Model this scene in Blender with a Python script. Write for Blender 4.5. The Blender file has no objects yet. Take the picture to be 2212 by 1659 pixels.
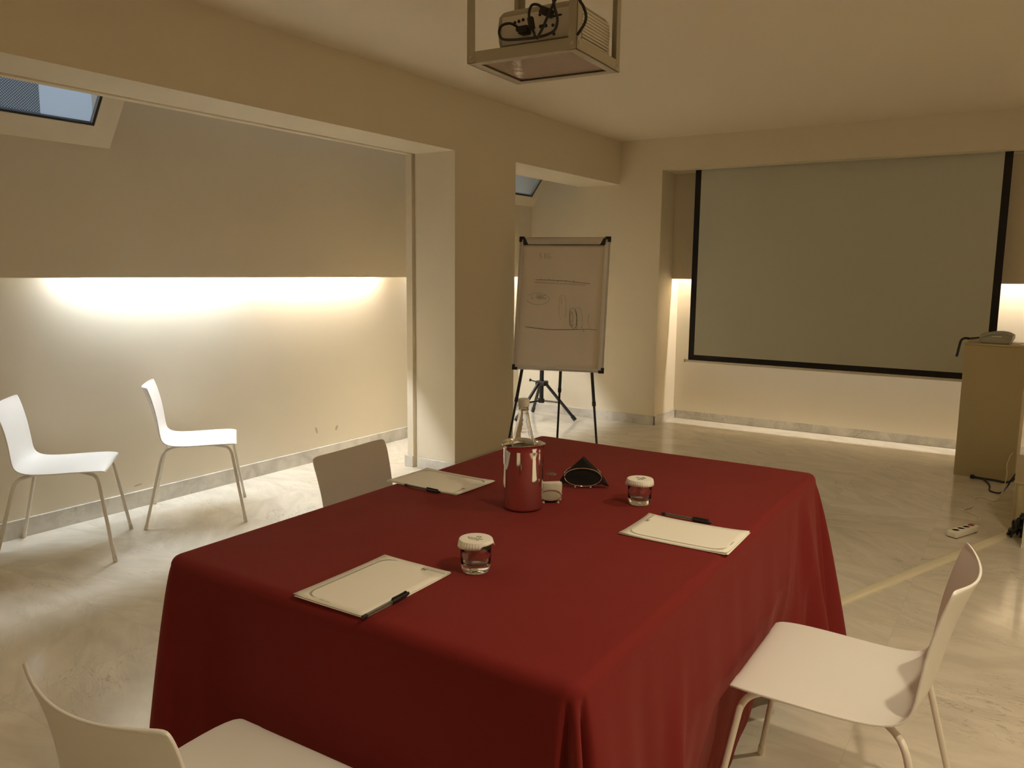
import bpy, bmesh, math, random
from mathutils import Vector, Matrix
random.seed(7)
sin, cos, PI = math.sin, math.cos, math.pi
S = bpy.context.scene
COL = S.collection

# ------------------------------------------------------------------ camera, world, exposure
cam_d = bpy.data.cameras.new('camera')
cam = bpy.data.objects.new('camera', cam_d); COL.objects.link(cam)
YAW, PITCH, ROLL, FPX = 0.5712, 0.1406, 0.0106, 1733.1
fw = Vector((-sin(YAW)*cos(PITCH), cos(YAW)*cos(PITCH), -sin(PITCH)))
rt = Vector((cos(YAW), sin(YAW), 0)); up = rt.cross(fw)
r2 = rt*cos(ROLL)+up*sin(ROLL); u2 = up*cos(ROLL)-rt*sin(ROLL)
cam.matrix_world = Matrix(((r2.x, u2.x, -fw.x, 3.3649), (r2.y, u2.y, -fw.y, 0), (r2.z, u2.z, -fw.z, 1.45), (0, 0, 0, 1)))
cam_d.sensor_width = 36; cam_d.lens = 36*FPX/2212; cam_d.clip_start = 0.02
S.camera = cam
w = bpy.data.worlds.new('evening_sky'); S.world = w; w.use_nodes = True
w.node_tree.nodes['Background'].inputs[0].default_value = (0.66, 0.80, 1.0, 1)
w.node_tree.nodes['Background'].inputs[1].default_value = 0.36
S.view_settings.view_transform = 'Standard'; S.view_settings.look = 'None'
S.view_settings.gamma = 1; S.view_settings.use_curve_mapping = False
S.view_settings.exposure = 1.75
S.cycles.max_bounces = 12; S.cycles.diffuse_bounces = 6; S.cycles.glossy_bounces = 4; S.cycles.transmission_bounces = 12
S.cycles.use_adaptive_sampling = True; S.cycles.adaptive_threshold = 0.02
S.cycles.transparent_max_bounces = 12
S.cycles.sample_clamp_indirect = 4.0
S.cycles.caustics_reflective = False; S.cycles.caustics_refractive = True; S.cycles.blur_glossy = 0.5

# ceiling downlights and one added fill lamp (x, y, watts, cone degrees): recessed fixtures built further down
WARM = (1.0, 0.83, 0.58)
DOWNLIGHTS = [(3.95, 1.25, 25, 120), (3.95, 2.75, 21, 120), (3.95, -0.6, 7, 120), (4.2, 4.4, 4, 110), (0.25, 0.75, 13, 130)]  # last entry: unseen fill lamp added to brighten the near left floor
for i, (x, y, pw, cone) in enumerate(DOWNLIGHTS):
    ld = bpy.data.lights.new('downlight_beam', 'SPOT'); ld.energy = pw; ld.color = WARM
    ld.spot_size = math.radians(cone); ld.spot_blend = 0.6; ld.shadow_soft_size = 0.035
    ld.shadow_soft_size = 0.035 if i < 4 else 0.2
    lo = bpy.data.objects.new('downlight_beam', ld); COL.objects.link(lo); lo.location = (x, y, 2.63)
COVE = dict(cool=108.0, warm=94.0, far=72.0, niche=88.0)      # emission strengths of the cove tubes

# ------------------------------------------------------------------ helpers
def new_mat(name, col=(0.8, 0.8, 0.8), rough=0.5, metal=0.0, **kw):
    m = bpy.data.materials.new(name); m.use_nodes = True
    b = m.node_tree.nodes['Principled BSDF']
    b.inputs['Base Color'].default_value = (*col, 1); b.inputs['Roughness'].default_value = rough
    b.inputs['Metallic'].default_value = metal
    for k, v in kw.items():
        b.inputs[k.replace('_', ' ')].default_value = v
    return m
def nodes(m): return m.node_tree.nodes, m.node_tree.links, m.node_tree.nodes['Principled BSDF']
def noise_bump(m, scale, strength, dist=0.002, detail=4, colvar=0.0):
    n, l, b = nodes(m)
    tc = n.new('ShaderNodeTexCoord'); no = n.new('ShaderNodeTexNoise')
    no.inputs['Scale'].default_value = scale; no.inputs['Detail'].default_value = detail
    bp = n.new('ShaderNodeBump'); bp.inputs['Strength'].default_value = strength; bp.inputs['Distance'].default_value = dist
    l.new(tc.outputs['Object'], no.inputs['Vector']); l.new(no.outputs['Fac'], bp.inputs['Height']); l.new(bp.outputs['Normal'], b.inputs['Normal'])
    if colvar:
        base = b.inputs['Base Color'].default_value[:3]
        no2 = n.new('ShaderNodeTexNoise'); no2.inputs['Scale'].default_value = 1.3; no2.inputs['Detail'].default_value = 5
        l.new(tc.outputs['Object'], no2.inputs['Vector'])
        r = n.new('ShaderNodeValToRGB')
        r.color_ramp.elements[0].position = 0.3; r.color_ramp.elements[1].position = 0.7
        r.color_ramp.elements[0].color = (*[c*(1-colvar) for c in base], 1); r.color_ramp.elements[1].color = (*base, 1)
        l.new(no2.outputs['Fac'], r.inputs['Fac']); l.new(r.outputs['Color'], b.inputs['Base Color'])
    return m

M = {}
M['wall'] = noise_bump(new_mat('cream_plaster', (0.80, 0.725, 0.58), 0.75), 160, 0.08, 0.0015, colvar=0.035)
M['ceiling'] = noise_bump(new_mat('cream_ceiling_paint', (0.80, 0.72, 0.58), 0.8), 120, 0.05, 0.001)
M['white_plastic'] = noise_bump(new_mat('white_polypropylene', (0.83, 0.81, 0.77), 0.42), 400, 0.05, 0.0005)
M['white_steel'] = noise_bump(new_mat('white_lacquered_steel', (0.78, 0.73, 0.64), 0.35), 60, 0.02, 0.0005)
M['cage_paint'] = noise_bump(new_mat('grey_beige_enamel', (0.47, 0.43, 0.33), 0.5), 80, 0.05, 0.0006)
M['black_plastic'] = noise_bump(new_mat('black_plastic', (0.012, 0.011, 0.010), 0.4), 200, 0.05, 0.0005)
M['black_steel'] = noise_bump(new_mat('black_steel', (0.014, 0.013, 0.012), 0.35), 90, 0.03, 0.0005)
M['screen_black'] = new_mat('matt_black_border', (0.010, 0.008, 0.008), 0.8)
M['screen'] = noise_bump(new_mat('projection_fabric', (0.58, 0.58, 0.50), 0.85), 900, 0.04, 0.0003)
M['chrome'] = new_mat('polished_steel', (0.86, 0.83, 0.80), 0.045, 1.0)
M['aluminium'] = noise_bump(new_mat('brushed_aluminium', (0.62, 0.58, 0.52), 0.38, 0.7), 90, 0.05, 0.0005)
M['paper'] = noise_bump(new_mat('white_paper', (0.86, 0.83, 0.74), 0.8), 300, 0.03, 0.0003)
M['flip_paper'] = noise_bump(new_mat('flip_chart_paper', (0.74, 0.66, 0.57), 0.8), 120, 0.04, 0.0004)
M['print_grey'] = new_mat('grey_print', (0.40, 0.38, 0.31), 0.8)
M['print_dark'] = new_mat('dark_print', (0.07, 0.06, 0.045), 0.8)
M['ink_green'] = new_mat('green_marker_ink', (0.05, 0.09, 0.06), 0.7)
M['ink_faint'] = new_mat('faint_green_marker_ink', (0.28, 0.30, 0.20), 0.7)
M['ink_red'] = new_mat('faded_red_marker_ink', (0.38, 0.20, 0.15), 0.7)
M['glass'] = new_mat('clear_glass', (1, 1, 1), 0.0, 0.0, Transmission_Weight=1.0, IOR=1.47)
M['water'] = new_mat('water', (0.98, 1, 1), 0.0, 0.0, Transmission_Weight=1.0, IOR=1.33)
M['clear_plastic'] = new_mat('clear_plastic', (0.95, 0.92, 0.86), 0.06, 0.0, Transmission_Weight=0.92, IOR=1.49)
M['bottle_cap'] = new_mat('pale_plastic_cap', (0.66, 0.64, 0.56), 0.4)
M['etch'] = new_mat('etched_lettering', (0.62, 0.50, 0.44), 0.6)
M['napkin'] = noise_bump(new_mat('black_paper_napkin', (0.012, 0.010, 0.008), 0.9), 500, 0.2, 0.0006)
M['sachet'] = noise_bump(new_mat('cream_sachet_paper', (0.74, 0.70, 0.56), 0.7), 90, 0.3, 0.001)
M['podium'] = noise_bump(new_mat('beige_laminate', (0.50, 0.42, 0.24), 0.5), 70, 0.03, 0.0006)
M['phone'] = new_mat('grey_green_phone_plastic', (0.40, 0.40, 0.31), 0.45)
M['tile_white'] = new_mat('white_outlet_plastic', (0.80, 0.76, 0.66), 0.4)
M['red_switch'] = new_mat('red_switch_plastic', (0.35, 0.04, 0.02), 0.35)
M['duct'] = new_mat('cream_cable_duct', (0.74, 0.68, 0.50), 0.45)
M['white_cord'] = new_mat('ivory_cable', (0.62, 0.56, 0.42), 0.5)
M['wood'] = noise_bump(new_mat('light_table_laminate', (0.55, 0.40, 0.25), 0.5), 40, 0.05)
M['window_frame'] = new_mat('cream_window_frame', (0.78, 0.70, 0.56), 0.5)
M['gasket'] = new_mat('black_gasket', (0.012, 0.014, 0.02), 0.4)
M['alu_edge'] = new_mat('aluminium_bead', (0.7, 0.72, 0.75), 0.25, 0.8)
M['outside_wall'] = new_mat('pale_outside_wall', (0.66, 0.70, 0.74), 0.8)

def emitter(name, col, strength):
    m = bpy.data.materials.new(name); m.use_nodes = True
    n = m.node_tree.nodes; l = m.node_tree.links; n.remove(n['Principled BSDF'])
    e = n.new('ShaderNodeEmission'); e.inputs[0].default_value = (*col, 1); e.inputs[1].default_value = strength
    l.new(e.outputs[0], n['Material Output'].inputs[0]); return m
M['tube_cool'] = emitter('cool_tube_glow', (0.80, 0.90, 1.0), COVE['cool'])
M['tube_warm'] = emitter('warm_tube_glow', (1.0, 0.93, 0.84), COVE['warm'])
M['tube_far'] = emitter('far_tube_glow', (0.97, 0.97, 0.95), COVE['far'])
M['tube_niche'] = emitter('niche_tube_glow', (1.0, 0.90, 0.76), COVE['niche'])
M['lamp_glow'] = emitter('lamp_glow', WARM, 12)

def marble(name, light, dark, vein, scale, rough, floor=False):
    m = new_mat(name, light, rough); n, l, b = nodes(m)
    tc = n.new('ShaderNodeTexCoord')
    src = tc.outputs['Object']
    if floor:
        # slabs 0.6 m wide laid askew, the vein direction changing from slab to slab
        mp0 = n.new('ShaderNodeMapping'); mp0.inputs['Rotation'].default_value = (0, 0, 0.0); l.new(src, mp0.inputs['Vector'])
        br = n.new('ShaderNodeTexBrick'); br.offset = 0.0; br.squash = 1.0
        for k, v in (('Scale', 1.0), ('Mortar Size', 0.0008), ('Brick Width', 0.6), ('Row Height', 0.6), ('Bias', 0.0), ('Mortar Smooth', 0.2)): br.inputs[k].default_value = v
        br.inputs['Color1'].default_value = (0, 0, 0, 1); br.inputs['Color2'].default_value = (1, 1, 1, 1); br.inputs['Mortar'].default_value = (0.5, 0.5, 0.5, 1)
        l.new(mp0.outputs[0], br.inputs['Vector'])
        ramp = n.new('ShaderNodeMapRange'); ramp.inputs['To Min'].default_value = -0.5; ramp.inputs['To Max'].default_value = 0.95
        l.new(br.outputs['Color'], ramp.inputs['Value'])
        vr = n.new('ShaderNodeVectorRotate'); vr.rotation_type = 'Z_AXIS'
        l.new(src, vr.inputs['Vector']); l.new(ramp.outputs[0], vr.inputs['Angle'])
        st = n.new('ShaderNodeMapping'); st.inputs['Scale'].default_value = (0.8, 2.6, 1); l.new(vr.outputs[0], st.inputs['Vector'])
        src2 = st.outputs[0]
    else:
        st = n.new('ShaderNodeMapping'); st.inputs['Rotation'].default_value = (0.5, 0.6, 0.5); l.new(src, st.inputs['Vector']); src2 = st.outputs[0]
    n1 = n.new('ShaderNodeTexNoise'); n1.inputs['Scale'].default_value = scale; n1.inputs['Detail'].default_value = 9; n1.inputs['Roughness'].default_value = 0.62
    n1.inputs['Distortion'].default_value = 0.6; l.new(src2, n1.inputs['Vector'])
    r = n.new('ShaderNodeValToRGB'); e = r.color_ramp.elements
    e[0].position = 0.36; e[0].color = (*dark, 1); e[1].position = 0.62; e[1].color = (*light, 1)
    l.new(n1.outputs['Fac'], r.inputs['Fac'])
    n2 = n.new('ShaderNodeTexNoise'); n2.inputs['Scale'].default_value = scale*1.7; n2.inputs['Detail'].default_value = 8; n2.inputs['Distortion'].default_value = 1.6
    l.new(src2, n2.inputs['Vector'])
    r2_ = n.new('ShaderNodeValToRGB'); e = r2_.color_ramp.elements
    e[0].position = 0.485; e[0].color = (0, 0, 0, 1); e[1].position = 0.515; e[1].color = (0, 0, 0, 1)
    mid = e.new(0.5); mid.color = (1, 1, 1, 1)
    l.new(n2.outputs['Fac'], r2_.inputs['Fac'])
    msk = n.new('ShaderNodeTexNoise'); msk.inputs['Scale'].default_value = scale*0.6; l.new(src, msk.inputs['Vector'])
    mr = n.new('ShaderNodeMapRange'); mr.inputs['From Min'].default_value = 0.5; mr.inputs['From Max'].default_value = 0.68; mr.inputs['To Max'].default_value = 0.85
    l.new(msk.outputs['Fac'], mr.inputs['Value'])
    mu = n.new('ShaderNodeMath'); mu.operation = 'MULTIPLY'; l.new(r2_.outputs['Color'], mu.inputs[0]); l.new(mr.outputs[0], mu.inputs[1])
    mx = n.new('ShaderNodeMix'); mx.data_type = 'RGBA'; l.new(mu.outputs[0], mx.inputs['Factor']); l.new(r.outputs['Color'], mx.inputs['A']); mx.inputs['B'].default_value = (*vein, 1)
    out = mx.outputs['Result']
    if floor:
        # pale hairline scratches along the slabs and thin joints
        n3 = n.new('ShaderNodeTexNoise'); n3.inputs['Scale'].default_value = 2.4; n3.inputs['Detail'].default_value = 3; n3.inputs['Distortion'].default_value = 0.25
        st3 = n.new('ShaderNodeMapping'); st3.inputs['Scale'].default_value = (0.5, 9, 1); l.new(vr.outputs[0], st3.inputs['Vector']); l.new(st3.outputs[0], n3.inputs['Vector'])
        r3 = n.new('ShaderNodeValToRGB'); e = r3.color_ramp.elements
        e[0].position = 0.492; e[0].color = (0, 0, 0, 1); e[1].position = 0.508; e[1].color = (0, 0, 0, 1); mm = e.new(0.5); mm.color = (0.5, 0.5, 0.5, 1)
        l.new(n3.outputs['Fac'], r3.inputs['Fac'])
        m3 = n.new('ShaderNodeMath'); m3.operation = 'MULTIPLY'; l.new(r3.outputs['Color'], m3.inputs[0]); l.new(mr.outputs[0], m3.inputs[1])
        mx3 = n.new('ShaderNodeMix'); mx3.data_type = 'RGBA'; l.new(m3.outputs[0], mx3.inputs['Factor']); l.new(out, mx3.inputs['A']); mx3.inputs['B'].default_value = (0.9, 0.88, 0.8, 1)
        mx4 = n.new('ShaderNodeMix'); mx4.data_type = 'RGBA'; l.new(br.outputs['Fac'], mx4.inputs['Factor']); l.new(mx3.outputs['Result'], mx4.inputs['A']); mx4.inputs['B'].default_value = tuple(0.92*c for c in dark)+(1,)
        out = mx4.outputs['Result']
        rr = n.new('ShaderNodeMapRange'); rr.inputs['To Min'].default_value = rough*0.8; rr.inputs['To Max'].default_value = rough*1.5
        l.new(n1.outputs['Fac'], rr.inputs['Value']); l.new(rr.outputs[0], b.inputs['Roughness'])
    l.new(out, b.inputs['Base Color'])
    return m
M['floor'] = marble('grey_beige_marble_floor', (0.755, 0.705, 0.60), (0.635, 0.59, 0.495), (0.36, 0.32, 0.26), 3.6, 0.11, True)
M['marble'] = marble('veined_marble_skirting', (0.72, 0.69, 0.63), (0.52, 0.50, 0.46), (0.20, 0.19, 0.17), 6.0, 0.25)

def cloth_mat():
    m = new_mat('wine_red_tablecloth', (0.175, 0.012, 0.010), 0.85, 0.0, Sheen_Weight=0.15, Sheen_Roughness=0.4, Sheen_Tint=(0.9, 0.35, 0.3, 1))
    m.node_tree.nodes['Principled BSDF'].inputs['Specular IOR Level'].default_value = 0.25
    n, l, b = nodes(m)
    tc = n.new('ShaderNodeTexCoord')
    wv = n.new('ShaderNodeTexNoise'); wv.inputs['Scale'].default_value = 700; l.new(tc.outputs['Object'], wv.inputs['Vector'])
    soft = n.new('ShaderNodeTexNoise'); soft.inputs['Scale'].default_value = 3.2; soft.inputs['Detail'].default_value = 3; l.new(tc.outputs['Object'], soft.inputs['Vector'])
    b1 = n.new('ShaderNodeBump'); b1.inputs['Strength'].default_value = 0.12; b1.inputs['Distance'].default_value = 0.001; l.new(wv.outputs['Fac'], b1.inputs['Height'])
    b2 = n.new('ShaderNodeBump'); b2.inputs['Strength'].default_value = 0.35; b2.inputs['Distance'].default_value = 0.012; l.new(soft.outputs['Fac'], b2.inputs['Height'])
    l.new(b1.outputs['Normal'], b2.inputs['Normal']); l.new(b2.outputs['Normal'], b.inputs['Normal'])
    return m
M['cloth'] = cloth_mat()

def perforated():
    m = bpy.data.materials.new('perforated_sheet'); m.use_nodes = True; n, l, b = nodes(m)
    b.inputs['Base Color'].default_value = (0.10, 0.13, 0.15, 1); b.inputs['Roughness'].default_value = 0.6
    tc = n.new('ShaderNodeTexCoord'); mp = n.new('ShaderNodeMapping'); mp.inputs['Scale'].default_value = (0, 90, 90); mp.inputs['Rotation'].default_value = (PI/4, 0, 0)
    l.new(tc.outputs['Object'], mp.inputs['Vector'])
    vo = n.new('ShaderNodeTexVoronoi'); vo.inputs['Scale'].default_value = 1.0; vo.inputs['Randomness'].default_value = 0.0; l.new(mp.outputs[0], vo.inputs['Vector'])
    lt = n.new('ShaderNodeMath'); lt.operation = 'GREATER_THAN'; lt.inputs[1].default_value = 0.33; l.new(vo.outputs['Distance'], lt.inputs[0])
    l.new(lt.outputs[0], b.inputs['Alpha']); return m
M['perforated'] = perforated()

class MB:
    """collects shapes in one bmesh"""
    def __init__(s): s.bm = bmesh.new()
    def quad(s, *p):
        s.bm.faces.new([s.bm.verts.new(q) for q in p]); return s
    def hexa(s, p):
        v = [s.bm.verts.new(q) for q in p]
        for f in ((0, 3, 2, 1), (4, 5, 6, 7), (0, 1, 5, 4), (1, 2, 6, 5), (2, 3, 7, 6), (3, 0, 4, 7)): s.bm.faces.new([v[i] for i in f])
        return s
    def box(s, a, b, mat=None, bev=0.0, seg=2):
        (x0, y0, z0), (x1, y1, z1) = a, b
        x0, x1 = sorted((x0, x1)); y0, y1 = sorted((y0, y1)); z0, z1 = sorted((z0, z1))
        tmp = bmesh.new(); P = [(x0, y0, z0), (x1, y0, z0), (x1, y1, z0), (x0, y1, z0), (x0, y0, z1), (x1, y0, z1), (x1, y1, z1), (x0, y1, z1)]
        v = [tmp.verts.new(q) for q in P]
        for f in ((0, 3, 2, 1), (4, 5, 6, 7), (0, 1, 5, 4), (1, 2, 6, 5), (2, 3, 7, 6), (3, 0, 4, 7)): tmp.faces.new([v[i] for i in f])
        if bev: bmesh.ops.bevel(tmp, geom=tmp.edges[:]+tmp.verts[:], offset=bev, segments=seg, affect='EDGES', profile=0.5)
        if mat is not None: tmp.transform(mat)
        s.merge(tmp); return s
    def merge(s, tmp):
        m = {v: s.bm.verts.new(v.co) for v in tmp.verts}
        for f in tmp.faces:
            try: s.bm.faces.new([m[v] for v in f.verts])
            except ValueError: pass
        tmp.free()
    def grid(s, rows, closed_u=False, closed_v=False):
        vs = [[s.bm.verts.new(p) for p in r] for r in rows]
        nr, nc = len(vs), len(vs[0])
        for i in range(nr if closed_v else nr-1):
            for j in range(nc if closed_u else nc-1):
                s.bm.faces.new([vs[i][j], vs[i][(j+1) % nc], vs[(i+1) % nr][(j+1) % nc], vs[(i+1) % nr][j]])
        return vs
    def tube(s, path, r, n=10, cap=True, taper=None):
        P = [Vector(p) for p in path]; rows = []
        t = (P[1]-P[0]).normalized(); a = Vector((0, 0, 1)) if abs(t.z) < 0.9 else Vector((1, 0, 0)); u = t.cross(a).normalized()
        for i, p in enumerate(P):
            if i == 0: d = P[1]-P[0]
            elif i == len(P)-1: d = P[-1]-P[-2]
            else: d = (P[i]-P[i-1]).normalized()+(P[i+1]-P[i]).normalized()
            d.normalize(); u = (u-d*u.dot(d)).normalized(); v = d.cross(u)
            rr = r if taper is None else taper[i]
            rows.append([p+u*(rr*cos(2*PI*k/n))+v*(rr*sin(2*PI*k/n)) for k in range(n)])
        vs = s.grid(rows, closed_u=True)
        if cap: s.bm.faces.new(vs[0][::-1]); s.bm.faces.new(vs[-1])
        return s
    def lathe(s, prof, n=48, c=(0, 0, 0), closed=False):
        rows = [[(c[0]+r*cos(2*PI*k/n), c[1]+r*sin(2*PI*k/n), c[2]+z) for k in range(n)] for r, z in prof]
        vs = s.grid(rows, closed_u=True, closed_v=closed)
        if not closed:
            if prof[0][0] > 1e-6: s.bm.faces.new(vs[0][::-1])
            if prof[-1][0] > 1e-6: s.bm.faces.new(vs[-1])
        return s
    def prism(s, poly, z0, z1):
        a = [s.bm.verts.new((x, y, z0)) for x, y in poly]; b = [s.bm.verts.new((x, y, z1)) for x, y in poly]; n = len(poly)
        s.bm.faces.new(a[::-1]); s.bm.faces.new(b)
        for i in range(n): s.bm.faces.new([a[i], a[(i+1) % n], b[(i+1) % n], b[i]])
        return s
    def xf(s, m): s.bm.transform(m); return s
    def build(s, name, mat, parent=None, smooth=True, angle=40, **props):
        bmesh.ops.remove_doubles(s.bm, verts=s.bm.verts, dist=1e-6)
        bmesh.ops.recalc_face_normals(s.bm, faces=s.bm.faces)
        me = bpy.data.meshes.new(name); s.bm.to_mesh(me); s.bm.free()
        me.materials.append(M[mat] if isinstance(mat, str) else mat)
        if smooth:
            me.polygons.foreach_set('use_smooth', [True]*len(me.polygons))
            me.set_sharp_from_angle(angle=math.radians(angle))
        o = bpy.data.objects.new(name, me); COL.objects.link(o)
        if parent is not None: o.parent = parent
        for k, v in props.items(): o[k] = v
        return o
def thing(name, label, cat, loc=(0, 0, 0), rotz=0.0, group=None):
    o = bpy.data.objects.new(name, None); COL.objects.link(o); o.empty_display_size = 0.1
    o.location = loc; o.rotation_euler = (0, 0, rotz); o['label'] = label; o['category'] = cat
    if group: o['group'] = group
    return o
def struct(name, mb, mat, parent=None, **kw):
    o = mb.build(name, mat, parent, smooth=kw.pop('smooth', False))
    if parent is None: o['kind'] = 'structure'
    return o
def box_s(name, a, b, mat='wall', parent=None): return struct(name, MB().box(a, b), mat, parent)
def dup(root, loc, rotz, label, group=None):
    r = root.copy(); COL.objects.link(r); r.location = loc; r.rotation_euler = (0, 0, rotz); r['label'] = label
    if group: r['group'] = group
    for ch in list(root.children):
        c = ch.copy(); COL.objects.link(c); c.parent = r
        for g in list(ch.children):
            d = g.copy(); COL.objects.link(d); d.parent = c
    return r
def smooth_path(pts, k=6):
    """Catmull-Rom through the points"""
    P = [Vector(p) for p in pts]; P = [2*P[0]-P[1]]+P+[2*P[-1]-P[-2]]; out = []
    for i in range(1, len(P)-2):
        for j in range(k):
            t = j/k; a, b, c, d = P[i-1], P[i], P[i+1], P[i+2]
            out.append(0.5*((2*b)+(c-a)*t+(2*a-5*b+4*c-d)*t*t+(3*b-a-3*c+d)*t**3))
    out.append(P[-2]); return out
def fillet(pts, r, k=6):
    P = [Vector(p) for p in pts]; out = [P[0]]
    for i in range(1, len(P)-1):
        a = (P[i-1]-P[i]); b = (P[i+1]-P[i]); rr = min(r, a.length*0.49, b.length*0.49)
        a = P[i]+a.normalized()*rr; b = P[i]+b.normalized()*rr
        for j in range(k+1):
            t = j/k; out.append(a*(1-t)**2+P[i]*2*t*(1-t)+b*t*t)
    out.append(P[-1]); return out
def text_mesh(name, body, size, mat, parent, matrix, extrude=0.0002, spacing=1.0, align='CENTER'):
    cu = bpy.data.curves.new(name, 'FONT'); cu.body = body; cu.size = size; cu.extrude = extrude; cu.align_x = align; cu.space_character = spacing
    cu.resolution_u = 3
    tmp = bpy.data.objects.new('tmp', cu); COL.objects.link(tmp)
    dg = bpy.context.evaluated_depsgraph_get(); me = bpy.data.meshes.new_from_object(tmp.evaluated_get(dg))
    bpy.data.objects.remove(tmp); me.transform(matrix); me.materials.clear(); me.materials.append(M[mat])
    o = bpy.data.objects.new(name, me); COL.objects.link(o); o.parent = parent
    return o

# ------------------------------------------------------------------ room shell
ZC, ZH, ZHB, ZV = 2.658, 2.262, 2.373, 1.386       # ceiling, side headers, screen header, cove edge
T, A1, A2, D, XR = 0.436, 4.491, 5.256, 7.08, 0.428
box_s('floor', (-1.35, -3.0, -0.1), (5.6, 8.0, 0.0), 'floor')
box_s('ceiling', (-T, -3.0, ZC), (5.6, 8.0, ZC+0.12), 'ceiling')
# wall with the two openings on the left
mb = MB()
mb.box((-T, -3, 0), (0, 0.3, ZC))                       # near pier (out of frame)
mb.box((-T, 0.3, ZH), (0, A1, ZC))                      # header over the wide opening
mb.box((-0.345, A1, 0), (0, A2, ZC)); mb.box((-T, A1, 0), (-0.382, A2, ZC)); mb.box((-0.382, A1+0.03, 0), (-0.345, A2, ZC))   # pillar with door groove
mb.box((-T, A2, ZH), (0, D, ZC))                        # header over the narrow opening
struct('wall_left', mb, 'wall')
# groove of the wide opening's soffit: two thin fillets leave a shadow gap
mb = MB(); mb.box((-0.345, 0.3, ZH-0.012), (0, A1, ZH)); mb.box((-T, 0.3, ZH-0.012), (-0.382, A1, ZH))
struct('trim_1', mb, 'wall')
# wall facing the camera behind the flip chart, returning into the screen niche
box_s('wall_back', (-1.35, D, 0), (XR, 7.9, ZC))
struct('wall_back_header', MB().box((XR, D, ZHB), (5.0, 7.222, ZC)).box((XR, 7.278, ZHB), (5.0, 7.41, ZC)), 'wall')
mb = MB(); mb.box((XR, 7.41, ZV), (5.0, 7.418, ZC)); mb.box((XR, 7.418, 1.66), (5.0, 7.7, 1.70))
struct('wall_niche_upper', mb, 'wall')
mb = MB(); mb.box((XR, 7.579, 0.081), (5.0, 7.75, 1.68)); mb.box((XR, 7.62, 0), (5.0, 7.75, 0.09))
struct('wall_niche_lower', mb, 'wall')
box_s('baseboard_niche', (XR, 7.592, 0), (5.0, 7.62, 0.081), 'marble')
box_s('wall_right', (5.0, -3, 0), (5.2, 8.0, ZC))
box_s('wall_front', (-1.35, -3.1, 0), (5.2, -3.0, ZC))
# long wall of the side bay: cove panel above, lit wall below
SKY = [(1.25, 2.615), (5.75, 7.075)]
mb = MB(); mb.box((-0.977, -3, ZV), (-0.967, D, 2.094)); mb.box((-1.104, -3, 1.66), (-0.977, D, 1.70))
mb.box((-1.104, -3, 2.094), (-0.967, SKY[0][0], 2.95)); mb.box((-1.104, SKY[0][1], 2.094), (-0.967, SKY[1][0], 2.95)); mb.box((-1.104, -3, 1.70), (-1.09, D, 2.094))
struct('wall_bay_upper', mb, 'wall')
box_s('wall_bay_lower', (-1.25, -3, 0), (-1.104, D, 1.70))
# sloping bay ceiling with two skylight openings
a0, a1_ = Vector((-0.967, 0, 2.094)), Vector((-0.42, 0, 2.875)); sl = (a1_-a0); SL = sl.length; sd = sl.normalized(); sn = Vector((-sd.z, 0, sd.x))  # outward
def sp(t, y, off=0.0): q = a0+sd*t+sn*off; return (q.x, y, q.z)
def slope_box(mb, t0, t1, y0, y1, o0, o1):
    return mb.hexa([sp(t0, y0, o0), sp(t0, y1, o0), sp(t1, y1, o0), sp(t1, y0, o0), sp(t0, y0, o1), sp(t0, y1, o1), sp(t1, y1, o1), sp(t1, y0, o1)])
TB0, TB1 = 0.0, 0.86
mb = MB(); mb.box((-1.104, -3, 2.875), (-T, D, 2.95))
for y0, y1 in SKY:
    slope_box(mb, TB1, SL, y0, y1, 0, 0.02)
    for yy in (y0, y1-0.012):
        mb.hexa([(-0.967, yy, 2.094), (-0.967, yy+0.012, 2.094), (-0.42, yy+0.012, 2.875), (-0.42, yy, 2.875), (-0.968, yy, 2.095), (-0.968, yy+0.012, 2.095), (-0.968, yy+0.012, 2.875), (-0.968, yy, 2.875)])
struct('ceiling_bay', mb, 'wall')
for i, (y0, y1) in enumerate(SKY):
    mb = MB(); fwd = 0.118 if i == 0 else 0.105
    slope_box(mb, TB0, TB0+fwd, y0, y1, -0.012, 0.03); slope_box(mb, TB1-0.1, TB1, y0, y1, -0.012, 0.03)
    slope_box(mb, TB0+fwd, TB1-0.1, y0, y0+fwd, -0.012, 0.03); slope_box(mb, TB0+fwd, TB1-0.1, y1-fwd, y1, -0.012, 0.03)
    wf = struct('window_%d' % (i+1), mb, 'window_frame')
    p0, p1, q0, q1 = TB0+fwd, TB1-0.1, y0+fwd, y1-fwd
    mb = MB(); g = 0.012
    slope_box(mb, p0, p0+g, q0, q1, -0.006, 0.012); slope_box(mb, p0, p1, q1-g, q1, -0.006, 0.012); slope_box(mb, p0, p1, q0, q0+g, -0.006, 0.012); slope_box(mb, p1-g, p1, q0, q1, -0.006, 0.012)
    mb.build('gasket', 'gasket', wf, smooth=False)
    mb = MB(); slope_box(mb, p0+g, p1, q1-g-0.004, q1-g, -0.004, 0.012); mb.build('bead', 'alu_edge', wf, smooth=False)
    mb = MB(); slope_box(mb, p0, p1, q0, q1, 0.012, 0.018); mb.build('window_glass', 'glass', wf, smooth=False)
# light well outside the skylights: pale wall, perforated sheet
mb = MB(); mb.box((-2.3, 0.0, 1.9), (-2.2, 3.6, 4.5)); mb.box((-2.3, 3.5, 1.9), (-1.2, 3.6, 3.1)); mb.build('wall_lightwell', 'outside_wall', smooth=False)['kind'] = 'structure'
o = MB().box((-1.62, 0.7, 2.0), (-1.617, 2.60, 3.05)).build('perforated_screen', 'perforated', smooth=False)
o['label'] = 'perforated sheet metal screen outside the left skylight'; o['category'] = 'screen'
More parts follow.
